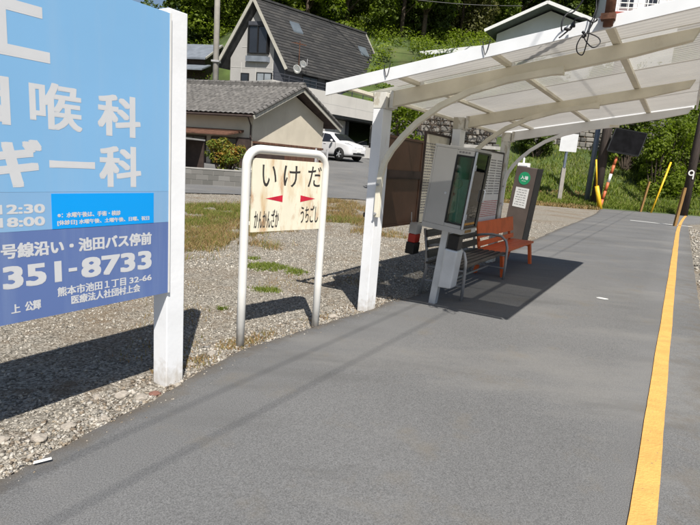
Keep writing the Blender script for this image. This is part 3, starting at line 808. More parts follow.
# small white notice with red mark behind the first post
b = thing('small_notice', 'small white notice with red mark just right of the first post', 'notice', W(5.2, 3.02), ROT)
MB().box(-.13, .13, -.01, .01, 1.42, 1.83).build('plate', 'paper', b, bevel=.002)
MB().box(-.05, .05, -.0125, -.0102, 1.52, 1.6).build('red_mark', 'ink_red', b)
MB().box(-.02, .02, .0105, .04, -.1, 1.8).build('stake', 'brown_stake', b)
# litter box hanging below the brown board
b = thing('hanging_box', 'small grey and black box with red middle hanging below the brown panel', 'box', W(5.93, 2.80, .52), ROT, R(4))
MB().box(-.085, .085, -.06, .06, .0, .15).build('base', 'black', b, bevel=.01)
MB().box(-.075, .075, -.052, .052, .1505, .262).build('red_band', 'red_plastic', b, bevel=.012)
MB().box(-.08, .08, -.055, .055, .2625, .40).build('lid', 'clear_grey', b, bevel=.012)
MB().tube([(0, .056, .36), (0, .075, .42), (0, .09, .52)], .006, 6).build('hook', 'tube_grey', b)

# ------------------------------------------------------------------ display cabinet on leaning post
def cabinet():
    b = thing('display_cabinet', 'leaning grey glazed ticket cabinet on a single post before the benches', 'cabinet', W(5.60, 2.30), ROT, R(4.8))
    MB().box(-.042, .042, -.042, .042, -.1, .935).build('post', 'silver', b, bevel=.008)
    m = MB()
    # cabinet shell: open on the track side and near side where glazed (local -x is near the viewer, -y the track)
    x0, x1, y0, y1, z0, z1 = -.23, .24, -.26, .23, .94, 1.875
    m.box(x0, x1, y0, y1, z1 - .03, z1)
    m.box(x0, x1, y0, y1, z0, z0 + .06)
    m.box(x1 - .02, x1, y0, y1, z0 + .0605, z1 - .0305)
    m.box(x0, x1 - .0205, y1 - .02, y1, z0 + .0605, z1 - .0305)
    # near face: grey sheet on the left half, window on the right
    m.box(x0, x0 + .015, y1 - .27, y1 - .0205, z0 + .0605, z1 - .0305)
    m.box(x0, x0 + .015, y0 + .02, y1 - .2705, z0 + .0605, z0 + .10)
    m.box(x0, x0 + .015, y0 + .02, y1 - .2705, z1 - .085, z1 - .0305)
    m.build('shell', 'kiosk_grey', b, bevel=.006)
    f = MB(); fw = .016
    ya, yb, za, zc = y0 + .02, y1 - .2705, z0 + .1005, z1 - .0855
    f.box(x0 - .006, x0 + .012, ya, yb, za, za + fw).box(x0 - .006, x0 + .012, ya, yb, zc - fw, zc)
    f.box(x0 - .006, x0 + .012, yb - fw, yb, za + fw + .0005, zc - fw - .0005)
    # corner post and track-side window frame
    f.box(x0 - .006, x0 + .03, y0 - .006, y0 + .0195, z0 + .061, z1 - .031)
    f.box(x0 + .031, x1 - .0005, y0 - .006, y0 + .015, z0 + .061, z0 + .061 + fw).box(x0 + .031, x1 - .0005, y0 - .006, y0 + .015, z1 - .031 - fw, z1 - .031)
    f.box(x1 - .075, x1 - .0005, y0 - .006, y0 + .015, z0 + .078, z1 - .048)
    f.build('window_frame', 'black', b, bevel=.002)
    MB().box(x0 - .010, x0 + .004, y0 - .011, y0 - .0065, z0 + .062, z1 - .032).box(x0 - .010, x0 - .0065, y0 - .006, y0 + .008, z0 + .062, z1 - .032).build('corner_trim', 'silver', b)
    for zz in (z0 + .2, z1 - .2): MB().lathe((x0 + .02, y0 - .012, zz), [(.006, -.03), (.006, .03)], 'z', 8).build('hinge', 'silver', b)
    MB().lathe((x0 - .0005, y1 - .22, 1.36), [(.014, 0), (.014, -.006), (.006, -.009)], 'x', 12).build('lock', 'silver', b)
    MB().box(x0 + .002, x0 + .008, ya + .0005, yb - fw - .0005, za + fw + .0005, zc - fw - .0005).build('near_glass', 'glass', b)
    MB().box(x0 + .032, x1 - .076, y0 + .002, y0 + .008, z0 + .078, z1 - .048).build('track_glass', 'glass', b)
    # inside: dark green board with a round dial and shelf
    MB().box(x0 + .09, x1 - .03, y1 - .29, y1 - .275, z0 + .08, z1 - .05).build('back_board', 'machine_green', b)
    MB().box(x0 + .05, x0 + .065, y0 + .05, y1 - .295, z0 + .12, z0 + .60).build('green_board', 'machine_green', b)
    MB().lathe((x0 + .049, -.10, z0 + .54), [(.05, 0), (.05, -.012), (.03, -.02)], 'x', 18).build('dial', 'green_disc', b)
    MB().box(x0 + .03, x1 - .09, y0 + .03, y1 - .30, z0 + .065, z0 + .08).build('shelf', 'silver', b)
    MB().tube([(x1 - .04, y0 - .006, 1.30), (x1 - .04, y0 - .03, 1.31), (x1 - .04, y0 - .03, 1.43), (x1 - .04, y0 - .006, 1.44)], .007, 6).build('handle', 'silver', b, smooth_=True)
    MB().box(x0 + .1, x0 + .3, y0 - .003, y0 - .0005, z0 + .012, z0 + .045).build('label_plate', 'brown_stake', b)
    MB().lathe((-.07, y0 - .0005, 0), [(.001, 0), (.001, -.001)], 'y', 6).v
    m = MB(); [m.box(x0 - .002, x0 - .0003, -.19 + k * .035, -.165 + k * .035, z1 - .062, z1 - .044) for k in range(4)]
    m.build('maker_mark', 'ink_grey', b)
    # box hung on the post
    lo = MB(); lo.prism([(-.22, .28), (-.06, .26), (-.055, .73), (-.22, .73)], lambda a, c, k: Vector((-.11 + .19 * k, a, c)))
    lo.build('lower_box', 'silver', b, bevel=.02)
    MB().box(-.09, .05, -.20, -.07, .7305, .90).build('bracket', 'black', b, bevel=.01)
cabinet()

# ------------------------------------------------------------------ benches
def steel_bench():
    b = thing('slatted_bench', 'dark slatted bench with grey tubular hoop arms behind the cabinet', 'bench', W(6.86, 2.36), ROT)
    L = .89
    for x in (-L, L):
        hoop = [(x, -.28, 0), (x, -.285, .25), (x, -.28, .52), (x, -.25, .62), (x, -.17, .685), (x, -.02, .695), (x, .14, .67), (x, .235, .64)]
        MB().tube(hoop, .02, 10).build('arm', 'tube_grey', b, smooth_=True)
        MB().tube([(x, .28, 0), (x, .225, .36), (x, .25, .6), (x, .30, .86)], .02, 10).build('leg', 'tube_grey', b, smooth_=True)
        MB().tube([(x, -.28, .40), (x, .23, .385)], .016, 8).build('seat_bar', 'tube_grey', b, smooth_=True)
    MB().tube([(-L, -.02, .2), (L, -.02, .2)], .014, 8).tube([(-L, -.285, .2), (-L, .25, .2)], .012, 8).tube([(L, -.285, .2), (L, .25, .2)], .012, 8).build('stretcher', 'tube_grey', b)
    for k in range(6):
        y = -.265 + k * .088
        MB().box(-L - .03, L + .03, y, y + .058, .42, .445).build('seat_slat', 'dark_slat', b, bevel=.004)
    for z, y in ((.50, .245), (.63, .265), (.76, .29)):
        MB().beam((-L - .03, y - .03, z + .04), (L + .03, y - .03, z + .04), .095, .022, (0, -1, .16)).build('back_slat', 'dark_slat', b, bevel=.004)
steel_bench()
def orange_bench():
    b = thing('orange_bench', 'weathered orange wooden bench with plank back under the shelter', 'bench', W(8.80, 2.36), ROT)
    L = 1.0
    MB().box(-L, L, -.20, -.005, .40, .435).box(-L, L, .003, .20, .40, .435).build('seat', 'orange', b, bevel=.006)
    for x in (-L + .14, L - .14):
        for y0, y1 in ((-.16, -.22), (.15, .24)):
            MB().beam((x, y0, .399), (x, y1, 0), .05, .09, (1, 0, 0)).build('leg', 'orange', b, bevel=.004)
        MB().box(x - .02, x + .02, -.18, .18, .345, .398).build('rail', 'orange', b)
        MB().beam((x, .205, .36), (x, .285, .84), .04, .035, (1, 0, 0)).build('back_post', 'orange', b)
    mx = Matrix.Translation((0, .19, .45)) @ Matrix.Rotation(R(-9), 4, 'X')
    MB().box(-L, L, -.012, .012, .14, .40, mx).build('back_board', 'orange', b, bevel=.004)
    MB().box(-L, L, -.012, .012, .01, .09, mx).build('back_rail', 'orange', b, bevel=.004)
orange_bench()

# ------------------------------------------------------------------ entrance reader board
def reader_board():
    b = thing('entrance_board', 'leaning brown entrance pillar with green round mark and white sheet', 'sign', W(13.0, 3.36), ROT - .28, R(5))
    MB().box(-.085, .17, -.27, .29, -.2, 1.83).build('body', 'board_brown', b, bevel=.012)
    MB().box(-.088, .173, -.285, -.2705, -.1, 1.832).build('side_panel', 'black', b, bevel=.003)
    # face towards the viewer is local -x
    d = MB().lathe((-.0858, .02, 1.56), [(.155, 0), (.155, -.004)], 'x', 32); d.build('green_mark', 'green_disc', b)
    e = bpy.data.objects.new('face', None); COL.objects.link(e); e.parent = b; e.rotation_euler = (0, 0, -math.pi / 2); e.location = (-.0905, .02, 0)
    text('入場', -.10, .10, 1.53, 1.62, 0, 'white_paint', e, bold=.004)
    text('ENTER', -.055, .055, 1.485, 1.505, 0, 'white_paint', e, bold=.001)
    for k in list(e.children):
        me = k.data; mw = Matrix.Translation(e.location) @ Matrix.Rotation(-math.pi / 2, 4, 'Z'); me.transform(mw); k.parent = b
    bpy.data.objects.remove(e)
    MB().box(-.089, -.0855, -.17, .19, .85, 1.33).build('paper_sheet', 'paper', b)
    m = MB()
    for r in range(0, 13, 2):
        y = -.12
        while y < .13:
            l = random.uniform(.03, .09); m.box(-.0905, -.0892, y, min(.15, y + l), 1.27 - r * .03, 1.283 - r * .03); y += l + .02
    m.build('printed_lines', 'ink_grey', b)
reader_board()
p = W(15.3, 3.95)
b = thing('meter_post', 'small white box on a thin post just behind the brown pillar', 'post', p, ROT)
MB().tube([(0, 0, -.1), (0, 0, 1.62)], .03, 8).build('post', 'white_paint', b)
MB().box(-.09, .09, -.16, .16, 1.62, 1.98).build('box', 'white_paint', b, bevel=.01)
MB().box(-.094, -.0905, -.12, .12, 1.74, 1.78).box(-.094, -.0905, -.12, .12, 1.84, 1.9).build('label_band', 'slate_blue', b)
MB().lathe((0, .02, 0), [(.02, 1.98), (.03, 2.0), (.03, 2.1), (.012, 2.13)], 'z', 10).build('cap', 'white_paint', b)

# rusty pole on the roof edge with cable loops
b = thing('rusty_pole', 'rusty pipe rising from the near roof edge beside tangled cables', 'pole', (0, 0, 0), ROT)
MB().tube([(4.12, .625, zb(.63) - .03), (4.12, .63, 3.0), (4.12, .635, 4.6)], .034, 10).build('pipe', 'rust', b, smooth_=True)
MB().box(4.085, 4.1455, .585, .675, zb(.63) + .01, zb(.63) + .05).build('clamp', 'rust', b)
def spline(ps_, k=6):
    """Catmull-Rom through (t, z) points on the plane just in front of the fascia"""
    out = []; n = len(ps_)
    for i in range(n - 1):
        p0, p1, p2, p3 = (Vector(ps_[max(i - 1, 0)]), Vector(ps_[i]), Vector(ps_[i + 1]), Vector(ps_[min(i + 2, n - 1)]))
        for j in range(k):
            u = j / k; q = .5 * ((2 * p1) + (p2 - p0) * u + (2 * p0 - 5 * p1 + 4 * p2 - p3) * u * u + (3 * p1 - p0 - 3 * p2 + p3) * u ** 3)
            out.append((4.08 + .025 * math.sin(i * 1.1 + u), q.x, q.y))
    out.append((4.08, ps_[-1][0], ps_[-1][1])); return out
b = thing('cable_coil', 'black cable loops hanging over the near roof edge', 'cable', (0, 0, 0), ROT)
m = MB()
m.tube(spline([(.74, 3.6), (.735, 3.1), (.72, 2.836), (.711, 2.768), (.728, 2.672), (.731, 2.607), (.741, 2.541), (.758, 2.482), (.793, 2.497), (.799, 2.537), (.78, 2.583), (.752, 2.615), (.712, 2.612), (.67, 2.59), (.652, 2.556), (.667, 2.524), (.692, 2.518), (.728, 2.547), (.761, 2.589), (.765, 2.615)]), .0042, 6)
m.tube(spline([(.70, 3.5), (.78, 2.95), (.85, 2.787), (.899, 2.758), (.919, 2.706), (.917, 2.645)]), .0055, 6)
m.tube(spline([(.93, 2.60), (.889, 2.643), (.866, 2.669), (.842, 2.687), (.832, 2.713), (.774, 2.715), (.725, 2.692), (.695, 2.709)]), .0055, 6)
m.tube(spline([(.66, 3.4), (.70, 2.9), (.715, 2.72), (.742, 2.63), (.75, 2.60)]), .005, 6)
m.tube(spline([(.90, 2.66), (.87, 2.66), (.85, 2.70), (.84, 2.67)]), .011, 6)
m.tube(spline([(.775, 2.63), (.762, 2.615), (.77, 2.60)]), .010, 6)
m.build('cable', 'cable', b, smooth_=True)

# ------------------------------------------------------------------ poles and markers at the far end of the platform
def at(px, d):        # lateral offset on the level picture axis at distance d, used to note measured bearings
    return Vector(((px - 357.6) / 519.0 * d, d, 0))
def pole(name, label, cat, x, y, h, r, m, taper=.8, n=12, z=None, lean=(0, 0)):
    z0 = tz(x, y) if z is None else z
    b = thing(name, label, cat, (x, y, z0))
    MB().tube([(0, 0, -.5), (lean[0] * .5, lean[1] * .5, h / 2), (lean[0], lean[1], h)], [r, r * (1 + taper) / 2, r * taper], n).build('shaft', m, b, smooth_=True)
    return b
P_R = Vector((19.62, 30.75, 0))
up = pole('utility_pole', 'dark wooden utility pole at the right marked with white 9', 'utility pole', P_R.x, P_R.y, 9.0, .25, 'wood_pole', .75, z=0)
m = MB(); zc = 2.42
ra = [( -.01 + .17 * math.cos(a), .17 * math.sin(a)) for a in np.linspace(0, 2 * math.pi, 20)]
q = MB(); y9 = -.262
ringv = []; 
for k in range(24):
    a = 2 * math.pi * k / 24
    for rr_ in (.17, .10): ringv.append((rr_ * math.cos(a) * .9, y9 - (.0 if True else 0), zc + .12 + rr_ * math.sin(a)))
fs = [(2 * k, 2 * ((k + 1) % 24), 2 * ((k + 1) % 24) + 1, 2 * k + 1) for k in range(24)]
q.add(ringv, fs); q.add([(v[0], v[1] + .05, v[2]) for v in ringv], [f[::-1] for f in fs])
q.box(.09, .15, y9 - .002, y9 + .05, zc - .24, zc + .12)
nine = q.build('number_mark', 'white_paint', up); nine.rotation_euler = (0, 0, -.55)
MB().box(-.9, .9, -.05, .05, 6.95, 7.07).build('crossarm', 'wood_pole', up)

p = at(562.5, 33); b = thing('white_sign_pole', 'white square sign on a pale post on the grass slope', 'sign', (p.x, p.y, .38), R(8))
MB().box(-.13, .13, -.05, .05, -.4, 1.95).build('post', 'conc_pole', b)
MB().tube([(0, 0, 1.95), (.02, 0, 3.0)], .09, 8).build('upper_post', 'steel_pole', b)
MB().box(-.55, .6, -.10, -.091, 2.95, 4.05).build('plate', 'sign_white', b)
p = at(590, 33); pole('steel_pole', 'slim blue grey steel pole on the grass slope', 'pole', p.x, p.y, 7.5, .17, 'steel_pole', .8)
p = at(599, 32.2); pole('wooden_pole', 'thick dark wooden pole behind the yellow guard', 'utility pole', p.x, p.y, 9.0, .30, 'wood_pole', .8)
wires_end = []
p = at(605.5, 31.2); b = thing('yellow_guard', 'thick yellow guy wire guard at the foot of the wooden pole', 'guard', (p.x, p.y, tz(p.x, p.y)), 0)
MB().tube([(.0, 0, -.1), (-.22, 0, .6), (-.46, 0, 1.35)], [.13, .13, .12], 12).build('sleeve', 'yellow_guard', b, smooth_=True)
MB().tube([(-.46, .0, 1.35), (-.75, 0, 2.9)], .05, 8).build('upper_sleeve', 'yellow_guard', b, smooth_=True)
p = at(604.5, 31.6); b = thing('mirror_sign', 'large black tilted panel on a red and white striped pole', 'sign', (p.x, p.y, tz(p.x, p.y)), 0)
for k in range(6):
    z0, z1 = k * .52, (k + 1) * .52
    MB().tube([(.16 * z0, 0, z0 - (.1 if k == 0 else 0)), (.16 * z1, 0, z1)], .085, 10).build('pole_band', 'white_paint' if k == 3 else 'red_paint', b, smooth_=True)
mx = Matrix.Translation((.95, -.12, 4.0)) @ Matrix.Rotation(R(5), 4, 'Y') @ Matrix.Rotation(R(-12), 4, 'X')
pan = [(-1.15, -.7), (.72, -.72), (1.05, .68), (-.82, .70)]
M['black_gloss'] = mat('black_gloss', (.006, .006, .007), .7, .3, 3, spec=.04)
MB().prism(pan, lambda a, c, k: mx @ Vector((a, -.03 + .06 * k, c))).build('panel', 'black_gloss', b, bevel=.01)
mz = MB()
n_ = len(pan)
for i in range(4):
    a = Vector((pan[i][0], 0, pan[i][1])); c = Vector((pan[(i + 1) % 4][0], 0, pan[(i + 1) % 4][1])); mz.beam(mx @ a, mx @ c, .10, .05, (0, 1, 0))
mz.build('rim', 'black', b)
p = at(656, 31); b = thing('yellow_stay', 'long leaning yellow stay cover in front of the ivy bank', 'guard', (p.x, p.y, tz(p.x, p.y)), 0)
MB().tube([(0, 0, -.1), (.85, .35, 3.1)], .055, 8).build('sleeve', 'yellow_guard', b, smooth_=True)
p = at(645.5, 31.2); b = thing('wooden_stake', 'short brown wooden stake at the foot of the ivy bank', 'stake', (p.x, p.y, tz(p.x, p.y)), 0)
MB().beam((0, 0, -.1), (.22, 0, 1.85), .12, .10).build('post', 'brown_stake', b)
p = Vector((13.55, 21.65, 0)); b = thing('platform_stake', 'thin orange brown stake beside the yellow line end', 'stake', p, 0)
MB().beam((0, 0, -.1), (.12, .0, 1.65), .12, .10).build('post', 'brown_stake', b)

# overhead wires (their shadows cross the platform)
wire_bits = [(-30, -1.12, 6.75), (36.5, -.80, 7.12)], [(-30, -1.55, 7.0), (36.5, -1.30, 7.12)]
for (a, c) in wire_bits:
    pa = W(*a); pc = W(*c); pts = []
    for k in range(41):
        f = k / 40; q = pa.lerp(pc, f); q.z -= .5 * 4 * f * (1 - f) * .35; pts.append(q)
    o = MB().tube(pts, .0062, 6).build('overhead_wire', 'cable', smooth_=True)
    tag(o, 'black overhead wire running above the track to the right utility pole', 'wire', 'overhead wires above the track')

# ------------------------------------------------------------------ vegetation on the plot
gp = []
for (px, d, rx_, ry_, n) in ((215, 10.6, 1.2, 2.3, 15000), (232, 13.5, 1.3, 1.7, 7500), (196, 9.3, .5, .9, 3000), (190, 13, .9, 1.6, 3000), (240, 9.2, .9, .5, 1500), (185, 8.0, .4, .6, 900)):
    c = at(px, d); gp += patch(c.x, c.y, rx_, ry_, n, 0, .32)
dg = gp[::3]; blades('dry_grass', [q for i, q in enumerate(gp) if i % 3], .03, .125, .0042, 'grass_dry', 1.5, 'tall dry straw-coloured grass between the billboard and name sign')
gp = []
for (px, d, rx_, ry_, n) in ((350, 14.5, 1.3, 1.7, 8000), (335, 17.0, 1.8, .9, 4500), (265, 11.5, .8, .6, 1500), (300, 15, 1.1, 1.4, 3500), (385, 12, .8, .5, 1200)):
    c = at(px, d); gp += patch(c.x, c.y, rx_, ry_, n, 0, .35)
blades('straw_grass', gp, .03, .13, .0048, 'grass_dry', 1.5, 'patch of tan grass along the back of the gravel plot')
gp = []
for (px, d, rx_, ry_, n) in ((222, 13.4, 1.2, 1.2, 6500), (206, 11.5, .5, .7, 1500), (345, 13.5, .6, .5, 900), (300, 14.5, .8, .5, 700)):
    c = at(px, d); gp += patch(c.x, c.y, rx_, ry_, n, 0, .3)
blades('green_grass', gp + dg[::4], .03, .145, .0042, 'grass_green', 1.3, 'greener grass crowning the dry patch left of the sign')
for (px, py, d, r1, r2, n, lb) in ((272, 266, 7.4, .30, .30, 900, 'green grass tuft seen between the name sign posts'), (302, 271, 7.2, .15, .2, 300, 'smaller green tuft behind the right sign post'), (272, 293, 6.1, .19, .12, 260, 'low green tuft nearest the name sign shadow'), (226, 312, 5.2, .05, .04, 50, 'tiny green sprout right of the billboard post'), (258, 262, 8.0, .12, .1, 90, 'sparse green tuft behind the left sign post')):
    c = at(px, d); blades('grass_tuft', patch(c.x, c.y, r1, r2, n * 2), .015, .055, .0042, 'grass_green', 1.4, lb, 'grass tuft')
gp = []
for (s, t, r1, r2, n) in ((3.2, 2.98, .30, .10, 330), (3.0, 3.05, .14, .1, 120), (2.55, 2.95, .25, .1, 160), (4.2, 2.95, .2, .1, 60), (2.6, 3.4, .4, .3, 150), (3.2, 4.0, .5, .3, 160), (5.1, 4.2, .6, .3, 160), (2.3, 3.0, .1, .06, 50), (6.0, 3.6, .4, .3, 150), (3.5, 5.2, .8, .6, 300)):
    c = W(s, t); gp += patch(c.x, c.y, r1, r2, n * 2, ROT)
blades('low_weeds', gp, .01, .04, .0035, 'grass_dry', 1.2, 'low dry weeds straggling along the asphalt edge')
gp = []
while len(gp) < 20000:
    y = 31.6 + 13 * rng.random() ** 1.3; x = (.27 + .42 * rng.random()) * y
    if mnoise.noise(Vector((x * .5, y * .5, 2))) < -.25 and rng.random() < .7: continue
    gp.append((x, y))
blades('slope_grass', gp, .10, .34, .03, 'grass_green', 1.0, 'bright green grass on the bank beyond the platform end')
gp = []
while len(gp) < 9000:
    y = 30.3 + 4.6 * rng.random() ** 1.4; x = (.20 + .36 * rng.random()) * y
    if Vector((x, y, 0)).dot(N) > 4.0: gp.append((x, y))
blades('bank_dry_grass', gp, .05, .2, .03, 'grass_dry', 1.0, 'straw grass at the foot of the bank')

# ------------------------------------------------------------------ shrubs
def shrub(name, label, x, y, z, clumps, n, size, m, cat='shrub', stems=True, flat=.85):
    b = thing(name, label, cat, (x, y, z))
    cs = [c[:3] for c in clumps]; rs = [c[3] for c in clumps]
    v, f = leaves(cs, rs, n, size, flat); raw('foliage', v, f, m, b)
    if stems:
        t = MB()
        for c in cs: t.tube([(c[0] * .2, c[1] * .2, -.2), (c[0] * .7, c[1] * .7, c[2] * .6), c], [.04, .03, .012], 5)
        t.build('stem', 'trunk', b)
    return b
def rc(n, ex, ey, z0, z1, r0, r1):
    return [(random.uniform(-ex, ex), random.uniform(-ey, ey), random.uniform(z0, z1), random.uniform(r0, r1)) for _ in range(n)]
p = at(224, 20.6); shrub('nandina_shrub', 'orange tipped green shrub behind the block wall', p.x, p.y, .4, rc(24, .66, .4, .5, 1.62, .2, .34), 3600, .055, 'leaf_nandina')
p = at(402, 20); shrub('leafy_shrub', 'bright leafy shrub seen between the first posts', p.x, p.y, .2, rc(22, .42, .5, .8, 3.75, .35, .5), 2200, .10, 'leaf_bright')
shrub('round_bush', 'dark round bush behind the last shelter post', 13.2, 39.2, 3.3, rc(20, 1.05, .6, .5, 2.0, .4, .7), 3200, .10, 'leaf_dark')
p = at(657, 36); shrub('ivy_mound', 'tall ivy-clad mound right of the black panel', p.x, p.y, .9, rc(50, 1.35, .9, .3, 4.9, .4, .8), 9000, .10, 'leaf_bright')
p = at(690, 37); shrub('bank_bush', 'bushy green growth behind the numbered pole', p.x, p.y, 1.2, rc(50, 2.4, 1.0, .3, 6.5, .6, 1.1), 9000, .115, 'leaf_mid')
p = at(622, 38.5); shrub('wall_ivy', 'ivy hanging over the end of the stone wall', p.x, p.y, 2.8, rc(24, 1.4, .5, .2, 4.2, .4, .8), 2600, .13, 'leaf_mid')

# ------------------------------------------------------------------ trees
KIND = {}
KIND['dark'] = tree_mesh('broadleaf_tree', 11, 4.0, 9500, .17, 'leaf_dark', 11, .2)
KIND['mid'] = tree_mesh('broadleaf_tree', 10, 4.0, 9500, .17, 'leaf_mid', 12, .18)
KIND['bright'] = tree_mesh('broadleaf_tree', 9, 3.8, 9000, .17, 'leaf_bright', 13, .15)
KIND['olive'] = tree_mesh('broadleaf_tree', 9.5, 3.6, 8500, .165, 'leaf_olive', 14, .18)
LBL = {'dark': 'dark green broadleaf tree in the wood covering the hill', 'mid': 'mid green broadleaf tree in the wood covering the hill',
       'bright': 'fresh yellow green tree in the wood covering the hill', 'olive': 'dull olive tree in the wood covering the hill'}
used = set()
def plant(kind, x, y, sc=1.0, label=None, group='trees on the wooded hill', z=None):
    o = KIND[kind] if kind not in used else copy_tree(KIND[kind]); used.add(kind)
    o.location = (x, y, (tz(x, y) if z is None else z) - .2); o.rotation_euler = (0, 0, random.random() * 6.28)
    o.scale = (sc * random.uniform(.9, 1.15), sc * random.uniform(.9, 1.15), sc)
    return tag(o, label or LBL[kind], 'tree', group)
WOOD = []
for row, (y, dx) in enumerate(((55, 4.6), (61, 5.0), (68, 5.4), (77, 6.0), (88, 7))):
    q0, q1 = -.295, .72
    x = q0 * y + row * 1.3
    while x < q1 * y:
        yy = y + random.uniform(-1.8, 1.8); xx = x + random.uniform(-1.2, 1.2)
        WOOD.append((xx, yy)); x += dx * random.uniform(.8, 1.2)
for (x, y) in WOOD:
    q = x / y
    if y < 60 and .24 < q < .46: continue           # the pale house stands here
    if y < 60 and .46 < q < .62: continue
    px = 357.6 + 519 * q
    if px < 186: k = random.choice(['dark', 'mid'])
    elif px < 330: k = random.choices(['bright', 'mid', 'olive', 'dark'], [4, 4, 2, 1])[0]
    elif px < 420: k = random.choices(['mid', 'dark', 'bright'], [3, 3, 1])[0]
    elif px < 520: k = random.choices(['dark', 'mid', 'olive'], [5, 2, 2])[0]
    else: k = random.choices(['mid', 'dark', 'olive', 'bright'], [3, 3, 2, 1])[0]
    plant(k, x, y, random.uniform(.85, 1.2))
p = at(178, 56); plant('dark', p.x, p.y, 1.0, 'tall dark tree above the top corner of the billboard', z=8.5)
p = at(190, 58); plant('olive', p.x, p.y, 1.0, 'olive tree behind the grey-roofed house left of the pole')
p = at(215, 56); plant('bright', p.x, p.y, 1.0, 'fresh green tree directly behind the concrete pole')
# low growth over the hill (stuff)
cs = []; rs = []
for _ in range(2600):
    y = 35 + 42 * rng.random(); q = -.33 + 1.05 * rng.random(); x = q * y
    if y < 44 and (q < .06 or (.2 < q < .56)): continue
    if y < 54 and -.3 < q < .01: continue
    cs.append((x, y, tz(x, y) + .35)); rs.append(.5 + .8 * rng.random())
v, f = leaves(cs, rs, 120000, .12, .8)
tag(raw('undergrowth', v, f, 'leaf_bright'), 'dense green undergrowth covering the hillside between the trees', 'undergrowth', kind='stuff')

# ------------------------------------------------------------------ buildings
class Frame:
    """oriented base: origin o (x, y), a along, c across, z up; world points by P(a, c, z)"""
    def __init__(s, o, da, dc): s.o = Vector((o[0], o[1], 0)); s.a = Vector((da[0], da[1], 0)).normalized(); s.c = Vector((dc[0], dc[1], 0)).normalized()
    def P(s, a, c, z): return s.o + s.a * a + s.c * c + Vector((0, 0, z))
    def box(s, mb, a0, a1, c0, c1, z0, z1):
        vs = [s.P(a, c, z) for z in (z0, z1) for a, c in ((a0, c0), (a1, c0), (a1, c1), (a0, c1))]
        return mb.add(vs, [(3, 2, 1, 0), (4, 5, 6, 7), (0, 1, 5, 4), (1, 2, 6, 5), (2, 3, 7, 6), (3, 0, 4, 7)])
def fbox(F, name, m, parent, *d, bevel=0): return F.box(MB(), *d).build(name, m, parent, bevel=bevel)
def window(F, parent, a0, a1, c0, c1, z0, z1, out, fm='navy', pane='window', mull=1):
    """window lying in a wall of constant c (a0<a1) or constant a; out = small outward offset pair on c or a"""
    w = MB()
    if c1 == c0:
        o0, o1 = out
        t = .06
        F.box(w, a0, a1, c0 + o0, c0 + o1, z1 - t, z1); F.box(w, a0, a1, c0 + o0, c0 + o1, z0, z0 + t)
        F.box(w, a0, a0 + t, c0 + o0, c0 + o1, z0 + t, z1 - t); F.box(w, a1 - t, a1, c0 + o0, c0 + o1, z0 + t, z1 - t)
        for k in range(mull):
            x = a0 + (a1 - a0) * (k + 1) / (mull + 1); F.box(w, x - .025, x + .025, c0 + o0, c0 + o1, z0 + t, z1 - t)
        fr = w.build('window', fm, parent)
        mid = (o0 + o1) / 2; F.box(MB(), 0, 0, 0, 0, 0, 0)
        F.box(p_ := MB(), a0 + t, a1 - t, c0 + mid - .01, c0 + mid + .01, z0 + t, z1 - t); p_.build('pane', pane, fr)
    else:
        o0, o1 = out; t = .06
        F.box(w, a0 + o0, a0 + o1, c0, c1, z1 - t, z1); F.box(w, a0 + o0, a0 + o1, c0, c1, z0, z0 + t)
        F.box(w, a0 + o0, a0 + o1, c0, c0 + t, z0 + t, z1 - t); F.box(w, a0 + o0, a0 + o1, c1 - t, c1, z0 + t, z1 - t)
        for k in range(mull):
            x = c0 + (c1 - c0) * (k + 1) / (mull + 1); F.box(w, a0 + o0, a0 + o1, x - .025, x + .025, z0 + t, z1 - t)
        fr = w.build('window', fm, parent)
        mid = (o0 + o1) / 2
        F.box(p_ := MB(), a0 + mid - .01, a0 + mid + .01, c0 + t, c1 - t, z0 + t, z1 - t); p_.build('pane', pane, fr)
    return fr
def slope_tiles(F, p0, p1, p2, rows, per, amp, step, name, m, parent):
    """tiled roof slope: p0-p1 along the eave, p2 above p0 at the ridge (points as (a, c, z))"""
    A = F.P(*p0); B = F.P(*p1); C = F.P(*p2); along = B - A; upv = C - A; nn = along.cross(upv).normalized()
    if nn.z < 0: nn = -nn
    L = along.length; nc = int(L / per) * 6; x = np.linspace(0, 1, nc + 1)
    V = []; lines = []
    for r in range(rows):
        lines += [(r / rows, step), ((r + 1) / rows - .001, 0.0)]
    for (v_, lift) in lines:
        base = np.array(A)[None] + np.outer(x, np.array(along)) + np.array(upv)[None] * v_
        hgt = amp * np.abs(np.sin(x * L / per * math.pi)) ** 1.0 + lift
        V.append(base + hgt[:, None] * np.array(nn)[None])
    V = np.concatenate(V); nl = len(lines); i = np.arange(nl * (nc + 1)).reshape(nl, nc + 1)
    Fc = np.stack([i[:-1, :-1], i[:-1, 1:], i[1:, 1:], i[1:, :-1]], -1).reshape(-1, 4)
    return raw(name, V, Fc, m, parent)

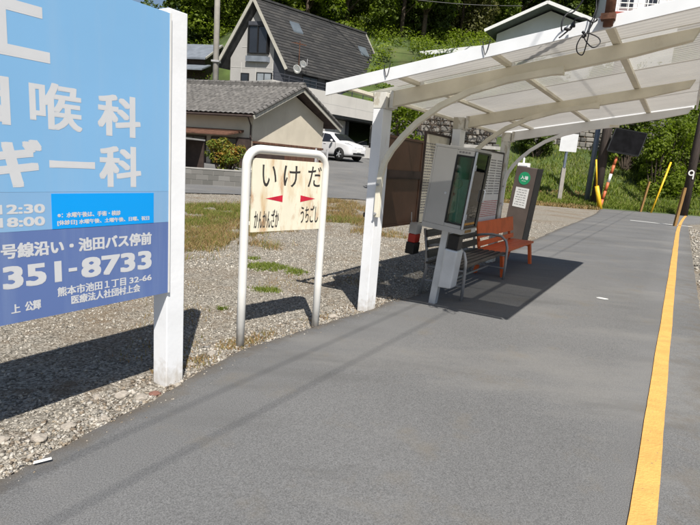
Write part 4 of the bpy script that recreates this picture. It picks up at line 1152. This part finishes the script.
def tile_house():
    b = thing('tiled_house', 'low stucco house with grey tiled gable roof behind the block wall', 'house', (0, 0, 0))
    F = Frame((-4.75, 23.5), (-.95, .31), (.60, .80))     # a: along the eave to the left, c: along the gable to the right
    L, Wd = 11.0, 5.8; ze, zr, z0 = 3.45, 5.0, -.2
    ins = .45
    w = MB()
    prof = [(ins, z0), (Wd - ins, z0), (Wd - ins, ze + .15), (Wd / 2, zr - .28), (ins, ze + .15)]
    w.prism(prof, lambda c, z, k: F.P(ins + k * (L - 2 * ins), c, z)); w.build('wall', 'stucco', b)
    # lower timber cladding on the gable
    fbox(F, 'cladding', 'wood_brown', b, ins - .05, ins - .005, ins + 2.1, Wd - ins, z0, 2.05)
    fbox(F, 'cladding', 'dark_wood', b, ins - .04, ins - .004, ins + .0, ins + 2.08, z0, 2.15)
    fbox(F, 'sill_board', 'wood_brown', b, ins - .09, ins - .003, ins, Wd - ins, 2.16, 2.26)
    # roof slopes
    def zs(c): return ze + (zr - ze) * (1 - abs(c - Wd / 2) / (Wd / 2))
    rf = MB()
    rf.prism([(-.12, ze - .14), (Wd / 2, zr - .16), (Wd + .12, ze - .14), (Wd + .12, ze - .03), (Wd / 2, zr - .05), (-.12, ze - .03)], lambda c, z, k: F.P(-.1 + k * (L + .2), c, z))
    roof = rf.build('roof', 'dark_wood', b)
    slope_tiles(F, (-.15, -.2, ze - .08), (L + .15, -.2, ze - .08), (-.15, Wd / 2, zr), 13, .26, .045, .035, 'tiles', 'tile', roof)
    slope_tiles(F, (-.15, Wd + .2, ze - .08), (L + .15, Wd + .2, ze - .08), (-.15, Wd / 2, zr), 13, .26, .045, .035, 'tiles', 'tile', roof)
    rg = MB(); F.box(rg, -.2, L + .2, Wd / 2 - .12, Wd / 2 + .12, zr - .02, zr + .13)
    for k in range(36):
        a = -.2 + k * .316; rg.tube([F.P(a, Wd / 2, zr + .15), F.P(a + .3, Wd / 2, zr + .15)], [.10, .085], 8)
    rg.build('ridge_tiles', 'tile', roof)
    for c0, c1 in ((-.2, Wd / 2), (Wd + .2, Wd / 2)):   # verge tile row on the gable edge
        v = MB()
        for k in range(13):
            f0, f1 = k / 13, (k + 1) / 13; zA = ze - .08 + (zr - ze + .08) * f0; zB = ze - .08 + (zr - ze + .08) * f1
            v.tube([F.P(-.17, c0 + (c1 - c0) * f0, zA + .07), F.P(-.17, c0 + (c1 - c0) * f1, zB + .05)], [.085, .07], 7)
        v.build('verge_tiles', 'tile', roof)
        fb = MB(); fb.beam(F.P(-.125, c0, ze - .2), F.P(-.125, c1, zr - .12), .05, .16); fb.build('barge_board', 'barge', roof)
    g = MB(); g.tube([F.P(-.1, -.27, ze - .15), F.P(L, -.27, ze - .15)], .05, 8); g.tube([F.P(.1, -.27, ze - .15), F.P(.5, ins - .06, ze - .5), F.P(.5, ins - .06, 0.2)], .035, 7)
    g.build('gutter', 'dark_wood', b)
    # front: lean-to canopy and dark windows
    cn = MB(); cn.prism([(ins - .001, 2.72), (ins - 1.0, 2.45), (ins - 1.0, 2.40), (ins - .001, 2.62)], lambda c, z, k: F.P(.9 + k * 4.3, c, z)); cn.build('canopy', 'wood_brown', b)
    cn = MB(); cn.prism([(ins - .001, 2.95), (ins - .8, 2.8), (ins - .8, 2.74), (ins - .001, 2.86)], lambda c, z, k: F.P(6.0 + k * 3.0, c, z)); cn.build('canopy', 'wood_brown', b)
    for a in (1.2, 2.9, 4.9, 6.6): window(F, b, a, a + 1.4, ins, ins, .7, 2.35, (-.06, -.004), 'dark_wood')
    fbox(F, 'shutter_box', 'dark_wood', b, .47, 1.15, ins - .14, ins - .004, .5, 2.38)
tile_house()
# lean-to beside the house, left
F = Frame((-6.9, 20.4), (-1, .25), (.2, 1))
b = thing('lean_to_shed', 'small dark lean-to with pale sheet roof left of the shrub', 'shed', (0, 0, 0))
s = MB(); F.box(s, -.02, 3, .1, 1.8, 2.05, 2.11); o = s.build('roof', 'stucco_grey', b)
for a in (.05, 2.9): fbox(F, 'post', 'stucco', b, a, a + .09, .12, .2, 0.1, 2.045)
fbox(F, 'wall', 'dark_wood', b, 0, 3, 1.7, 1.78, .1, 2.045)
br = MB()
for k in range(9):
    x = random.uniform(.35, .9); br.tube([F.P(.65, .4, .2), F.P(.65 + (x - .65) * .5, .4, .8), F.P(x, .35, random.uniform(1.1, 1.75))], [.03, .022, .008], 5)
o = br.build('bare_shrub', 'stucco_grey'); tag(o, 'bare pale branches standing in front of the dark lean-to', 'shrub')

# block wall
def block_wall():
    b = thing('block_wall', 'low grey concrete block wall in front of the tiled house', 'wall', (0, 0, 0))
    p = at(150, 18.6); q = at(300, 20.4); F = Frame((p.x, p.y), (q.x - p.x, q.y - p.y), (-(q.y - p.y), q.x - p.x))
    L = (q - p).length; m = MB(); z0, hh, bl = .18, .195, .40
    M['block'] = island_mat('block', [(.11, .108, .10), (.155, .15, .14), (.20, .195, .185)], .9)
    for r in range(4):
        x = -(bl / 2 if r % 2 else 0)
        while x < L:
            F.box(m, max(0, x) + .004, min(L, x + bl) - .004, 0, .12, z0 + r * hh + .004, z0 + (r + 1) * hh - .004); x += bl
    m.build('blocks', 'block', b, bevel=.006, seg=1)
    fbox(F, 'mortar', 'concrete', b, .004, L - .004, .012, .108, z0 - .4, z0 + 4 * hh - .006)
    fbox(F, 'coping', 'concrete', b, -.02, L + .02, -.015, .135, z0 + 4 * hh + .001, z0 + 4 * hh + .05, bevel=.008)
block_wall()
# gate by the car
p = at(321, 26.5); b = thing('metal_gate', 'small grey metal gate beside the parked white car', 'gate', (p.x, p.y, 1.2), .3)
for x in (-.3, .3): MB().box(x - .04, x + .04, -.04, .04, -.5, 1.0).build('post', 'grey_metal', b)
m = MB(); m.box(-.255, .255, -.012, .012, .05, .1); m.box(-.255, .255, -.012, .012, .85, .9)
for k in range(8): m.box(-.25 + k * .068, -.222 + k * .068, -.01, .01, .101, .849)
m.build('leaf', 'grey_metal', b)

def gable_house():
    b = thing('steep_gable_house', 'tall house with steep dark slate roof and pale gable', 'house', (0, 0, 0))
    F = Frame((-6.3, 41.0), (.71, .70), (-.98, .18)); L, Wd = 12.0, 5.0
    ze, zr, z0 = 8.9, 13.3, 1.0
    ins = .25
    w = MB(); k_ = (zr - ze) / (Wd / 2)
    e = .25
    w.prism([(e, z0), (Wd - e, z0), (Wd - e, ze + e * k_ - .35), (Wd / 2, zr - .45), (e, ze + e * k_ - .35)], lambda c, z, k: F.P(ins + .3 + k * (L - 1.2), c, z)); w.build('wall', 'pale_wall', b)
    # side wall dark band below the eave with windows
    fbox(F, 'side_cladding', 'navy', b, ins + .3, L - .9, .2, .247, 5.5, ze + .2)
    for a in (2.2, 4.6, 7.0, 9.2): window(F, b, a, a + 1.6, .2, .2, 6.7, 8.4, (-.05, -.003), 'black', 'window')
    rf = MB()
    rf.prism([(-.35, ze - .75), (Wd / 2, zr - .22), (Wd + .35, ze - .75), (Wd + .35, ze - .60), (Wd / 2, zr), (-.35, ze - .60)], lambda c, z, k: F.P(k * L, c, z))
    roof = rf.build('roof', 'slate', b)
    # slate courses, slightly raised
    for sgn in (0, 1):
        m = MB(); n = 22
        for i in range(n):
            f0, f1 = i / n, (i + 1) / n
            def pt(f, dz): c = -.37 + (Wd / 2 + .37) * f; return (c if sgn == 0 else Wd - c), ze - .60 + (zr - ze + .60) * f + dz
            (c0, za), (c1, zb_) = pt(f0, .06), pt(f1, .015)
            x = 0.0; off = .3 * (i % 2)
            cuts = [0.02] + list(np.arange(.35 + off, L, .6)) + [L - .02]
            for a0, a1 in zip(cuts[:-1], cuts[1:]):
                jz = random.uniform(-.008, .008)
                m.add([F.P(a0 + .006, c0, za + jz), F.P(a1 - .006, c0, za + jz), F.P(a1 - .006, c1, zb_ + jz), F.P(a0 + .006, c1, zb_ + jz)], [(0, 1, 2, 3)])
        m.build('slates', 'slate_tint', roof)
    for c0 in (-.37, Wd + .37):
        fb = MB(); fb.beam(F.P(-.06, c0, ze - .66), F.P(-.06, Wd / 2, zr - .06), .12, .22); fb.build('barge_board', 'barge', roof)
        fb = MB(); fb.beam(F.P(L + .05, c0, ze - .66), F.P(L + .05, Wd / 2, zr - .06), .1, .2); fb.build('barge_board', 'barge', roof)
    rg = MB(); rg.beam(F.P(-.1, Wd / 2, zr + .06), F.P(L + .1, Wd / 2, zr + .06), .22, .14); rg.build('ridge_cap', 'slate', roof)
    # skylights on the slope facing right
    for a, f in ((2.6, .62), (10.0, .55)):
        def q(aa, ff, up_): c = -.35 + (Wd / 2 + .35) * ff; return F.P(aa, c, ze - .60 + (zr - ze + .60) * ff + up_)
        s = MB(); s.add([q(a, f, .05), q(a + .95, f, .05), q(a + .95, f + .14, .05), q(a, f + .14, .05), q(a, f, .16), q(a + .95, f, .16), q(a + .95, f + .14, .16), q(a, f + .14, .16)], [(0, 1, 2, 3), (7, 6, 5, 4), (0, 4, 5, 1), (1, 5, 6, 2), (2, 6, 7, 3), (3, 7, 4, 0)])
        s.build('skylight', 'skylight', roof)
    # gable wall openings (plane a = ins + .3), box window with apron
    wa = ins + .3
    vb = MB(); vb.prism([(.26, ze - 2.6), (1.15, ze - 2.6), (1.15, ze + 1.0), (Wd / 2 - .05, zr - 1.2), (Wd / 2 - .05, zr - .5), (.26, ze + .1)], lambda c, z, k: F.P(wa - .05 + .045 * k, c, z)); vb.build('verge_shade', 'navy', b)  # shadow of the roof overhang on the gable, put in as a navy band
    fbox(F, 'gable_infill', 'navy', b, wa - .12, wa - .004, Wd / 2 - .75, Wd / 2 + .75, zr - 3.0, zr - 1.6)
    o = window(F, b, wa, wa, Wd / 2 - .95, Wd / 2 + .65, ze + .45, ze + 2.5, (-.28, -.004), 'black', 'window', 1)
    fbox(F, 'window_apron', 'slate_blue', b, wa - .35, wa - .003, Wd / 2 - 1.0, Wd / 2 + .7, ze - .15, ze + .25)
    window(F, b, wa, wa, 1.25, 2.5, ze - 2.1, ze - .9, (-.08, -.004), 'black', 'window_pale', 1)
    window(F, b, wa, wa, 3.15, 3.8, ze - 2.3, ze - 1.0, (-.08, -.004), 'black', 'window', 0)
    pl = MB()
    for z in (ze - 2.5, ze - .6, ze + .9): F.box(pl, wa - .02, wa - .002, .3, Wd - .3, z, z + .035) if z < ze else F.box(pl, wa - .02, wa - .002, 1.2, Wd - 1.2, z, z + .035)
    for c in (1.25, 2.6, 3.8): F.box(pl, wa - .019, wa - .0025, c, c + .03, 6.0, ze - .2)
    pl.build('panel_joints', 'stucco_grey', b)
    # aerial and dishes
    ae = MB(); ae.tube([F.P(1.2, -.3, ze - .3), F.P(1.2, -.3, ze + 1.6)], .03, 6); ae.beam(F.P(.6, -.3, ze + 1.4), F.P(1.8, -.3, ze + 1.4), .03, .03)
    for k in range(5): ae.beam(F.P(.7 + k * .22, -.55, ze + 1.4), F.P(.7 + k * .22, -.05, ze + 1.4), .02, .02)
    ae.build('aerial', 'rust', b)
    for a, c, z, r in ((.5, -.75, ze - .55, .33), (.95, -.85, ze - .1, .27)):
        d = thing('satellite_dish', None, None, F.P(a, c, z)); d.parent = b; del_ = d
        ms = MB().lathe((0, 0, 0), [(.04, .12), (r * .6, .09), (r, 0.0), (r, -.02), (r * .6, .05), (.03, .08)], 'y', 20); ms.build('reflector', 'white_paint', d, smooth_=True)
        MB().tube([(0, .1, 0), (.1, .35, -.2), (.15, .5, .3)], .03, 6).build('arm', 'grey_metal', d)
        d.rotation_euler = (R(20), 0, R(-25))
M['slate_tint'] = island_mat('slate_tint', [(.032, .032, .033), (.040, .040, .041), (.048, .047, .047), (.060, .058, .056)], .75)
gable_house()

def garage_block():
    b = thing('garage_building', 'pale concrete garage block with dark canopy behind the white car', 'garage', (0, 0, 0))
    F = Frame((-5.6, 32.7), (.66, .75), (-.75, .66)); L, D = 14.0, 5.0
    zt, zc, z0 = 6.25, 4.75, .8
    a1, a2, a3 = 4.6, 7.0, 9.6
    w = MB(); F.box(w, 0, L, 0, .25, zc, zt); F.box(w, 0, a1, 0, .25, z0, zc - .001); F.box(w, a3 + .3, L, 0, .25, z0, zc - .001)
    F.box(w, 0, .25, .251, D, z0, zt); F.box(w, L - .25, L, .251, D, z0, zt); F.box(w, .251, L - .251, D - .25, D, z0, zt)
    F.box(w, .251, L - .251, .251, D - .251, zt - .4, zt - .15)
    w.build('wall', 'garage_wall', b)
    jn = MB()
    for a in (2.6, 5.2, 7.8, 10.4): F.box(jn, a, a + .03, -.004, -.0005, zc + .05, zt - .02)
    F.box(jn, .02, L - .02, -.0045, -.0008, zc + .72, zc + .75); jn.build('panel_joints', 'stucco_grey', b)
    fbox(F, 'canopy', 'black', b, a1 - .1, a3 + .6, -1.0, -.005, zc - .22, zc - .03)
    fbox(F, 'pillar', 'navy', b, a2 - .12, a2 + .12, -.1, .15, z0, zc - .23)
    for k in range(2):
        fbox(F, 'door', 'stucco_grey', b, a1 + .05 + k * 1.15, a1 + 1.15 + k * 1.15, .05, .12, z0, zc - .24)
    fbox(F, 'garage_interior', 'dark_wood', b, a2 + .2, a3, D - .6, D - .5, z0, zc - .2)
    rl = MB(); F.box(rl, .1, L - .1, .08, .13, zt + .45, zt + .5); F.box(rl, .1, L - .1, .08, .13, zt + .25, zt + .28)
    for k in range(12): F.box(rl, .2 + k * 1.2, .25 + k * 1.2, .085, .125, zt + .0005, zt + .449)
    rl.build('railing', 'navy', b)
garage_block()

F = Frame((-13.6, 46.5), (-.95, .2), (.2, .95))
b = thing('grey_roof_house', 'small house with blue grey metal roof left of the concrete pole', 'house', (0, 0, 0))
w = MB(); w.prism([(0, 3), (5, 3), (5, 9.6), (2.5, 10.9), (0, 9.6)], lambda c, z, k: F.P(.3 + k * 6, c, z)); w.build('wall', 'dark_wood', b)
r = MB(); r.prism([(-.5, 9.35), (2.5, 11.0), (5.5, 9.35), (5.5, 9.5), (2.5, 11.2), (-.5, 9.5)], lambda c, z, k: F.P(k * 7, c, z)); r.build('roof', 'slate_blue', b)
r = MB(); r.prism([(-1.6, 8.3), (-.05, 8.9), (-.05, 9.0), (-1.6, 8.42)], lambda c, z, k: F.P(-.3 + k * 7, c, z)); r.build('lower_roof', 'slate_blue', b)
r = MB(); r.beam(F.P(-.05, -.5, 9.45), F.P(-.05, 2.5, 11.15), .08, .14); r.beam(F.P(-.05, 5.5, 9.45), F.P(-.05, 2.5, 11.15), .08, .14); r.build('barge_board', 'barge', b)
window(F, b, 1.2, 2.6, 0, 0, 6.6, 7.8, (-.08, -.004), 'alu')
window(F, b, 3.4, 4.8, 0, 0, 6.6, 7.8, (-.08, -.004), 'alu')
p = at(213.5, 30.5); cp = pole('concrete_pole', 'tall pale concrete utility pole behind the tiled roof', 'utility pole', p.x, p.y, 14, .18, 'conc_pole', .75)
MB().box(-.22, .22, -.22, .22, 4.9, 5.0).build('band', 'grey_metal', cp)

F = Frame((11.0, 50.2), (.86, -.51), (.51, .86))
b = thing('pale_gable_house', 'pale blue white gabled house up the hill above the shelter roof', 'house', (0, 0, 0))
w = MB(); w.prism([(.4, 8), (8.7, 8), (8.7, 14.5), (5.0, 16.15), (.4, 14.5)], lambda a, z, k: F.P(a, 1.5 + k * 7, z)); w.build('wall', 'white_wall', b)
r = MB(); r.prism([(-.3, 14.4), (5.0, 16.35), (9.4, 14.4), (9.4, 14.57), (5.0, 16.55), (-.3, 14.57)], lambda a, z, k: F.P(a, k * 9, z)); r.build('roof', 'slate_blue', b)
r = MB(); r.beam(F.P(-.32, -.04, 14.48), F.P(5.0, -.04, 16.46), .10, .26); r.beam(F.P(9.42, -.04, 14.48), F.P(5.0, -.04, 16.46), .10, .26); r.build('barge_board', 'white_paint', b)
window(F, b, 2.2, 3.8, 1.5, 1.5, 12.0, 13.3, (-.06, -.004), 'alu')
F = Frame((21.9, 50.0), (1, -.1), (.1, 1))
b = thing('red_roof_building', 'red roofed building with white railing at the top right', 'building', (0, 0, 0))
fbox(F, 'wall', 'white_wall', b, 0, 6, .3, 6, 9, 16.4)
fbox(F, 'roof', 'red_roof', b, -.4, 6.4, 0, 6.3, 16.41, 16.85)
rl = MB()
for z in (17.2, 17.6, 18.0): F.box(rl, -.3, 6.3, .1, .16, z, z + .07)
for k in range(9): F.box(rl, -.3 + k * .82, -.22 + k * .82, .09, .17, 16.851, 18.15)
rl.build('railing', 'white_paint', b)
fbox(F, 'upper_wall', 'white_wall', b, .4, 5.6, 1.2, 5.8, 16.851, 19.5)
window(F, b, 1.0, 2.2, 1.2, 1.2, 17.4, 18.8, (-.06, -.004), 'alu'); window(F, b, 3.2, 4.4, 1.2, 1.2, 17.4, 18.8, (-.06, -.004), 'alu')
# guard rail along the hill road
b = thing('guard_rail', 'white guard rail along the road cut into the hillside', 'guard rail', (0, 0, 0))
p0 = Vector((-.6, 52.4, 11.55)); p1 = Vector((12.2, 47.5, 12.7))
rm = MB(); rm.beam(p0, p1, .08, .36); rm.build('rail', 'rail_white', b)
for k in range(8):
    q = p0.lerp(p1, (k + .3) / 8); MB().tube([(q.x, q.y + .1, q.z - 2.2), (q.x, q.y + .1, q.z + .16)], .07, 8).build('post', 'rail_white', b)

def stone_wall(name, label, x0, y0, x1, y1, z0, z1, seed):
    rr = random.Random(seed); b = thing(name, label, 'wall', (0, 0, 0))
    F = Frame((x0, y0), (x1 - x0, y1 - y0), (-(y1 - y0), x1 - x0)); L = math.hypot(x1 - x0, y1 - y0); m = MB(); z = z0
    while z < z1:
        h = rr.uniform(.28, .45); a = -rr.uniform(0, .4)
        while a < L:
            w = rr.uniform(.35, .75); dz = rr.uniform(-.03, .03)
            F.box(m, a + .02, a + w - .02, rr.uniform(-.10, 0) + (z - z0) * .12, .5 + (z - z0) * .12, z + .02 + dz, z + h - .02 + dz); a += w
        z += h
    m.build('stones', 'wall_stone', b, bevel=.05, seg=1)
    bk = MB(); bk.prism([(.06, z0 - 1), (.9, z0 - 1), (.9, z1 - .1), (.06 + (z1 - z0) * .12, z1 - .1), (.06, z0)], lambda c, zz, k: F.P(k * L, c, zz)); bk.build('mortar', 'dirt', b)
    return b
M['wall_stone'] = island_mat('wall_stone', [(.07, .068, .062), (.13, .125, .115), (.19, .18, .165), (.25, .235, .21)], .9)
stone_wall('stone_wall', 'grey stone retaining wall above the grass bank', 13.6, 40.6, 23.0, 40.2, 3.2, 6.5, 1)
sw = stone_wall('garden_wall', 'dark stone wall seen under the shelter roof behind the posters', 2.2, 33.5, 8.7, 33.2, 1.0, 4.9, 2)
o = MB().box(2.1, 8.8, 32.7, 33.3, 3.1, 3.3).build('ledge', 'concrete', sw)
# bare hanging twigs over the garden wall
tw = MB()
for k in range(150):
    x = random.uniform(2.3, 8.6); z = random.uniform(4.3, 5.6); q = Vector((x, 32.9 + random.uniform(-.3, .3), z)); pts = [q]
    for j in range(3):
        q = q + Vector((random.uniform(-.5, .5), random.uniform(-.2, .2), random.uniform(-.55, .1))); pts.append(q)
    tw.tube(pts, [.03, .022, .015, .006], 4)
o = tw.build('bare_twigs', 'trunk'); tag(o, 'tangle of bare grey twigs over the dark garden wall', 'twigs', kind='stuff')

# power lines in front of the wood
for i, (a, c) in enumerate((((-12, 44, 17.0), (13, 47, 15.8)), ((2, 47, 16.6), (24, 45, 18.4)))):
    a = Vector(a); c = Vector(c); pts = [a.lerp(c, k / 20) - Vector((0, 0, 1.0 * 4 * (k / 20) * (1 - k / 20))) for k in range(21)]
    o = MB().tube(pts, .03, 5).build('power_line', 'cable'); tag(o, ('dark cable sagging across the wood above the slate roof', 'dark cable crossing the wood above the pale house')[i], 'cable')

# ------------------------------------------------------------------ white hatchback
def car():
    h = Vector((.80, -.60, 0)).normalized(); fr = at(357.5, 29.3)
    c = fr - h * 2.0
    zc = tz(c.x, c.y) + .03
    b = thing('parked_car', 'white hatchback parked in front of the garage doors', 'car', (c.x, c.y, zc), math.atan2(h.y, h.x))
    M['car_white'] = mat('car_white', (.66, .66, .67), .18, .01, 3, spec=.6); M['headlamp'] = mat('headlamp', (.24, .25, .27), .12, .3, 14, spec=.8)
    # stations along x (front +): each is half-width outline (y, z) from sill to roof centre
    X = [-2.03, -1.99, -1.80, -1.3, -.6, .0, .50, .92, 1.22, 1.60, 1.88, 1.99, 2.04]
    top = [.90, 1.12, 1.36, 1.49, 1.55, 1.54, 1.45, 1.19, 1.02, .96, .86, .74, .62]
    belt = [.78, .92, .97, .99, .98, .97, .96, .955, .94, .88, .80, .68, .58]
    wid = [.70, .78, .82, .845, .85, .85, .85, .85, .845, .83, .78, .70, .62]
    sill = [.36, .28, .24, .22, .22, .22, .22, .22, .22, .22, .24, .26, .30]
    vs = []; n = 11
    for x, t, bl, w, sl_ in zip(X, top, belt, wid, sill):
        rw = w * .74 if t > bl + .12 else w * .90
        hal = [(w * .93, sl_), (w, sl_ + .10), (w, (sl_ + bl) / 2), (w * .985, bl), (rw, t - .045), (rw * .6, t)]
        ring = [(y, z) for y, z in hal] + [(0, t + .012)] + [(-y, z) for y, z in hal[::-1]]
        n = len(ring); vs += [(x, y, z) for y, z in ring]
    fs = [(i * n + k, i * n + k + 1, (i + 1) * n + k + 1, (i + 1) * n + k) for i in range(len(X) - 1) for k in range(n - 1)]
    fs += [(i * n, (i + 1) * n, (i + 1) * n + n - 1, i * n + n - 1) for i in range(len(X) - 1)]
    fs += [tuple(range(n)), tuple((len(X) - 1) * n + k for k in range(n - 1, -1, -1))]
    o = MB().add(vs, fs).build('body', 'car_white', b, smooth_=True)
    at_ = o.data.attributes.new('crease_edge', 'FLOAT', 'EDGE')
    for e_ in o.data.edges:
        i0, i1 = e_.vertices; k0, k1 = i0 % n, i1 % n
        if k0 == k1 and k0 in (3, n - 4): at_.data[e_.index].value = .55
        elif k0 == k1 and k0 in (4, n - 5): at_.data[e_.index].value = .35
        elif k0 == k1 and k0 in (0, n - 1): at_.data[e_.index].value = .5
    sub = o.modifiers.new('s', 'SUBSURF'); sub.levels = 2; sub.render_levels = 2
    # glass: windscreen, side windows, rear
    def quad(pts, name, m, off):
        p = [Vector(q) for q in pts]; nn = (p[1] - p[0]).cross(p[2] - p[0]).normalized() * off
        k = len(p)
        return MB().add([q + nn for q in p] + [q - nn * .5 for q in p], [tuple(range(k)), tuple(range(2 * k - 1, k - 1, -1))] + [((i + 1) % k, i, k + i, k + (i + 1) % k) for i in range(k)]).build(name, m, b)
    quad([(1.17, -.68, 1.035), (1.17, .68, 1.035), (.60, .52, 1.415), (.60, -.52, 1.415)], 'windscreen', 'window', .03)
    for sg in (1, -1):
        y1, y2 = .845 * sg, .70 * sg
        quad([(.98, y1, .97), (.45, y2, 1.36), (.02, y2, 1.42), (.02, y1, .97)][::sg], 'side_window', 'window', .03)
        quad([(-.04, y1, .97), (-.04, y2, 1.42), (-.75, y2, 1.42), (-1.0, y1, .98)][::sg], 'side_window', 'window', .03)
        quad([(-1.06, y1, .99), (-.82, y2, 1.41), (-1.2, y2, 1.38), (-1.5, y1, 1.02)][::sg], 'side_window', 'window', .03)
        MB().lathe((0, 0, 0), [(.001, -.07), (.06, -.05), (.085, 0), (.06, .05), (.001, .07)], 'y', 12, Matrix.Translation((.78, .96 * sg, 1.0)) @ Matrix.Scale(1.2, 4, (0, 1, 0))).build('mirror', 'car_white', b, smooth_=True)
        hl = [(1.99, .40 * sg, .70), (1.93, .62 * sg, .72), (1.70, .775 * sg, .85), (1.62, .80 * sg, .90), (1.80, .70 * sg, .885), (1.93, .52 * sg, .80)]
        quad(hl[::-sg] if sg > 0 else hl[::1], 'headlight', 'headlamp', .022)
        for x in (-1.02, -.02, .98): quad([(x, .858 * sg, .34), (x + .012, .858 * sg, .34), (x + .012, .846 * sg, .94), (x, .846 * sg, .94)][::sg], 'door_seam', 'black', .004)
        for x in (-.75, .2): MB().box(x - .09, x + .09, .85 * sg - .014, .85 * sg + .014, .84, .87).build('door_handle', 'car_white', b, bevel=.008)
        for x in (1.28, -1.27):
            MB().lathe((x, .835 * sg, .31), [(.30, -.02), (.352, -.02), (.352, .022), (.30, .022)], 'y', 28).build('wheel_arch', 'rubber', b, smooth_=True)
        for x in (1.28, -1.27):
            wl = thing('wheel', None, None, (x, .77 * sg, .30)); wl.parent = b
            MB().lathe((0, 0, 0), [(.19, -.09), (.29, -.095), (.305, -.06), (.305, .06), (.29, .095), (.19, .09)], 'y', 24).build('tyre', 'rubber', wl, smooth_=True)
            r_ = MB().lathe((0, 0, 0), [(.185, -.07), (.185, .07)], 'y', 20)
            for k in range(5):
                a = k * 2 * math.pi / 5; r_.beam((0, .088 * sg, 0), (.18 * math.cos(a), .088 * sg, .18 * math.sin(a)), .05, .02, (0, 1, 0))
            r_.build('rim', 'silver', wl)
    MB().box(1.93, 2.015, -.38, .38, .63, .69).build('grille', 'black', b, bevel=.01)
    MB().lathe((2.018, 0, .66), [(.05, -.01), (.05, .004)], 'x', 14).build('badge', 'silver', b)
    MB().box(1.98, 2.058, -.17, .17, .45, .54).build('number_plate', 'paper', b, bevel=.004)
    MB().box(1.94, 2.045, -.52, .52, .31, .41).build('lower_grille', 'black', b, bevel=.015)
    for sg in (1, -1): MB().lathe((1.985, .62 * sg, .38), [(.05, -.03), (.05, .02)], 'x', 12).build('fog_lamp', 'silver', b)
    MB().box(-1.2, 1.2, -.78, .78, .16, .235).build('underbody', 'black', b)
car()
# clutter in the garage: a white crate
p = at(363.5, 34.5); b = thing('storage_crate', 'pale crate standing in the dark garage opening', 'crate', (p.x, p.y, tz(p.x, p.y)), .7)
MB().box(-.35, .35, -.25, .25, 0, .75).build('box', 'stucco_grey', b, bevel=.02)
MB().box(-.37, .37, -.27, .27, .751, .82).build('lid', 'grey_metal', b, bevel=.01)
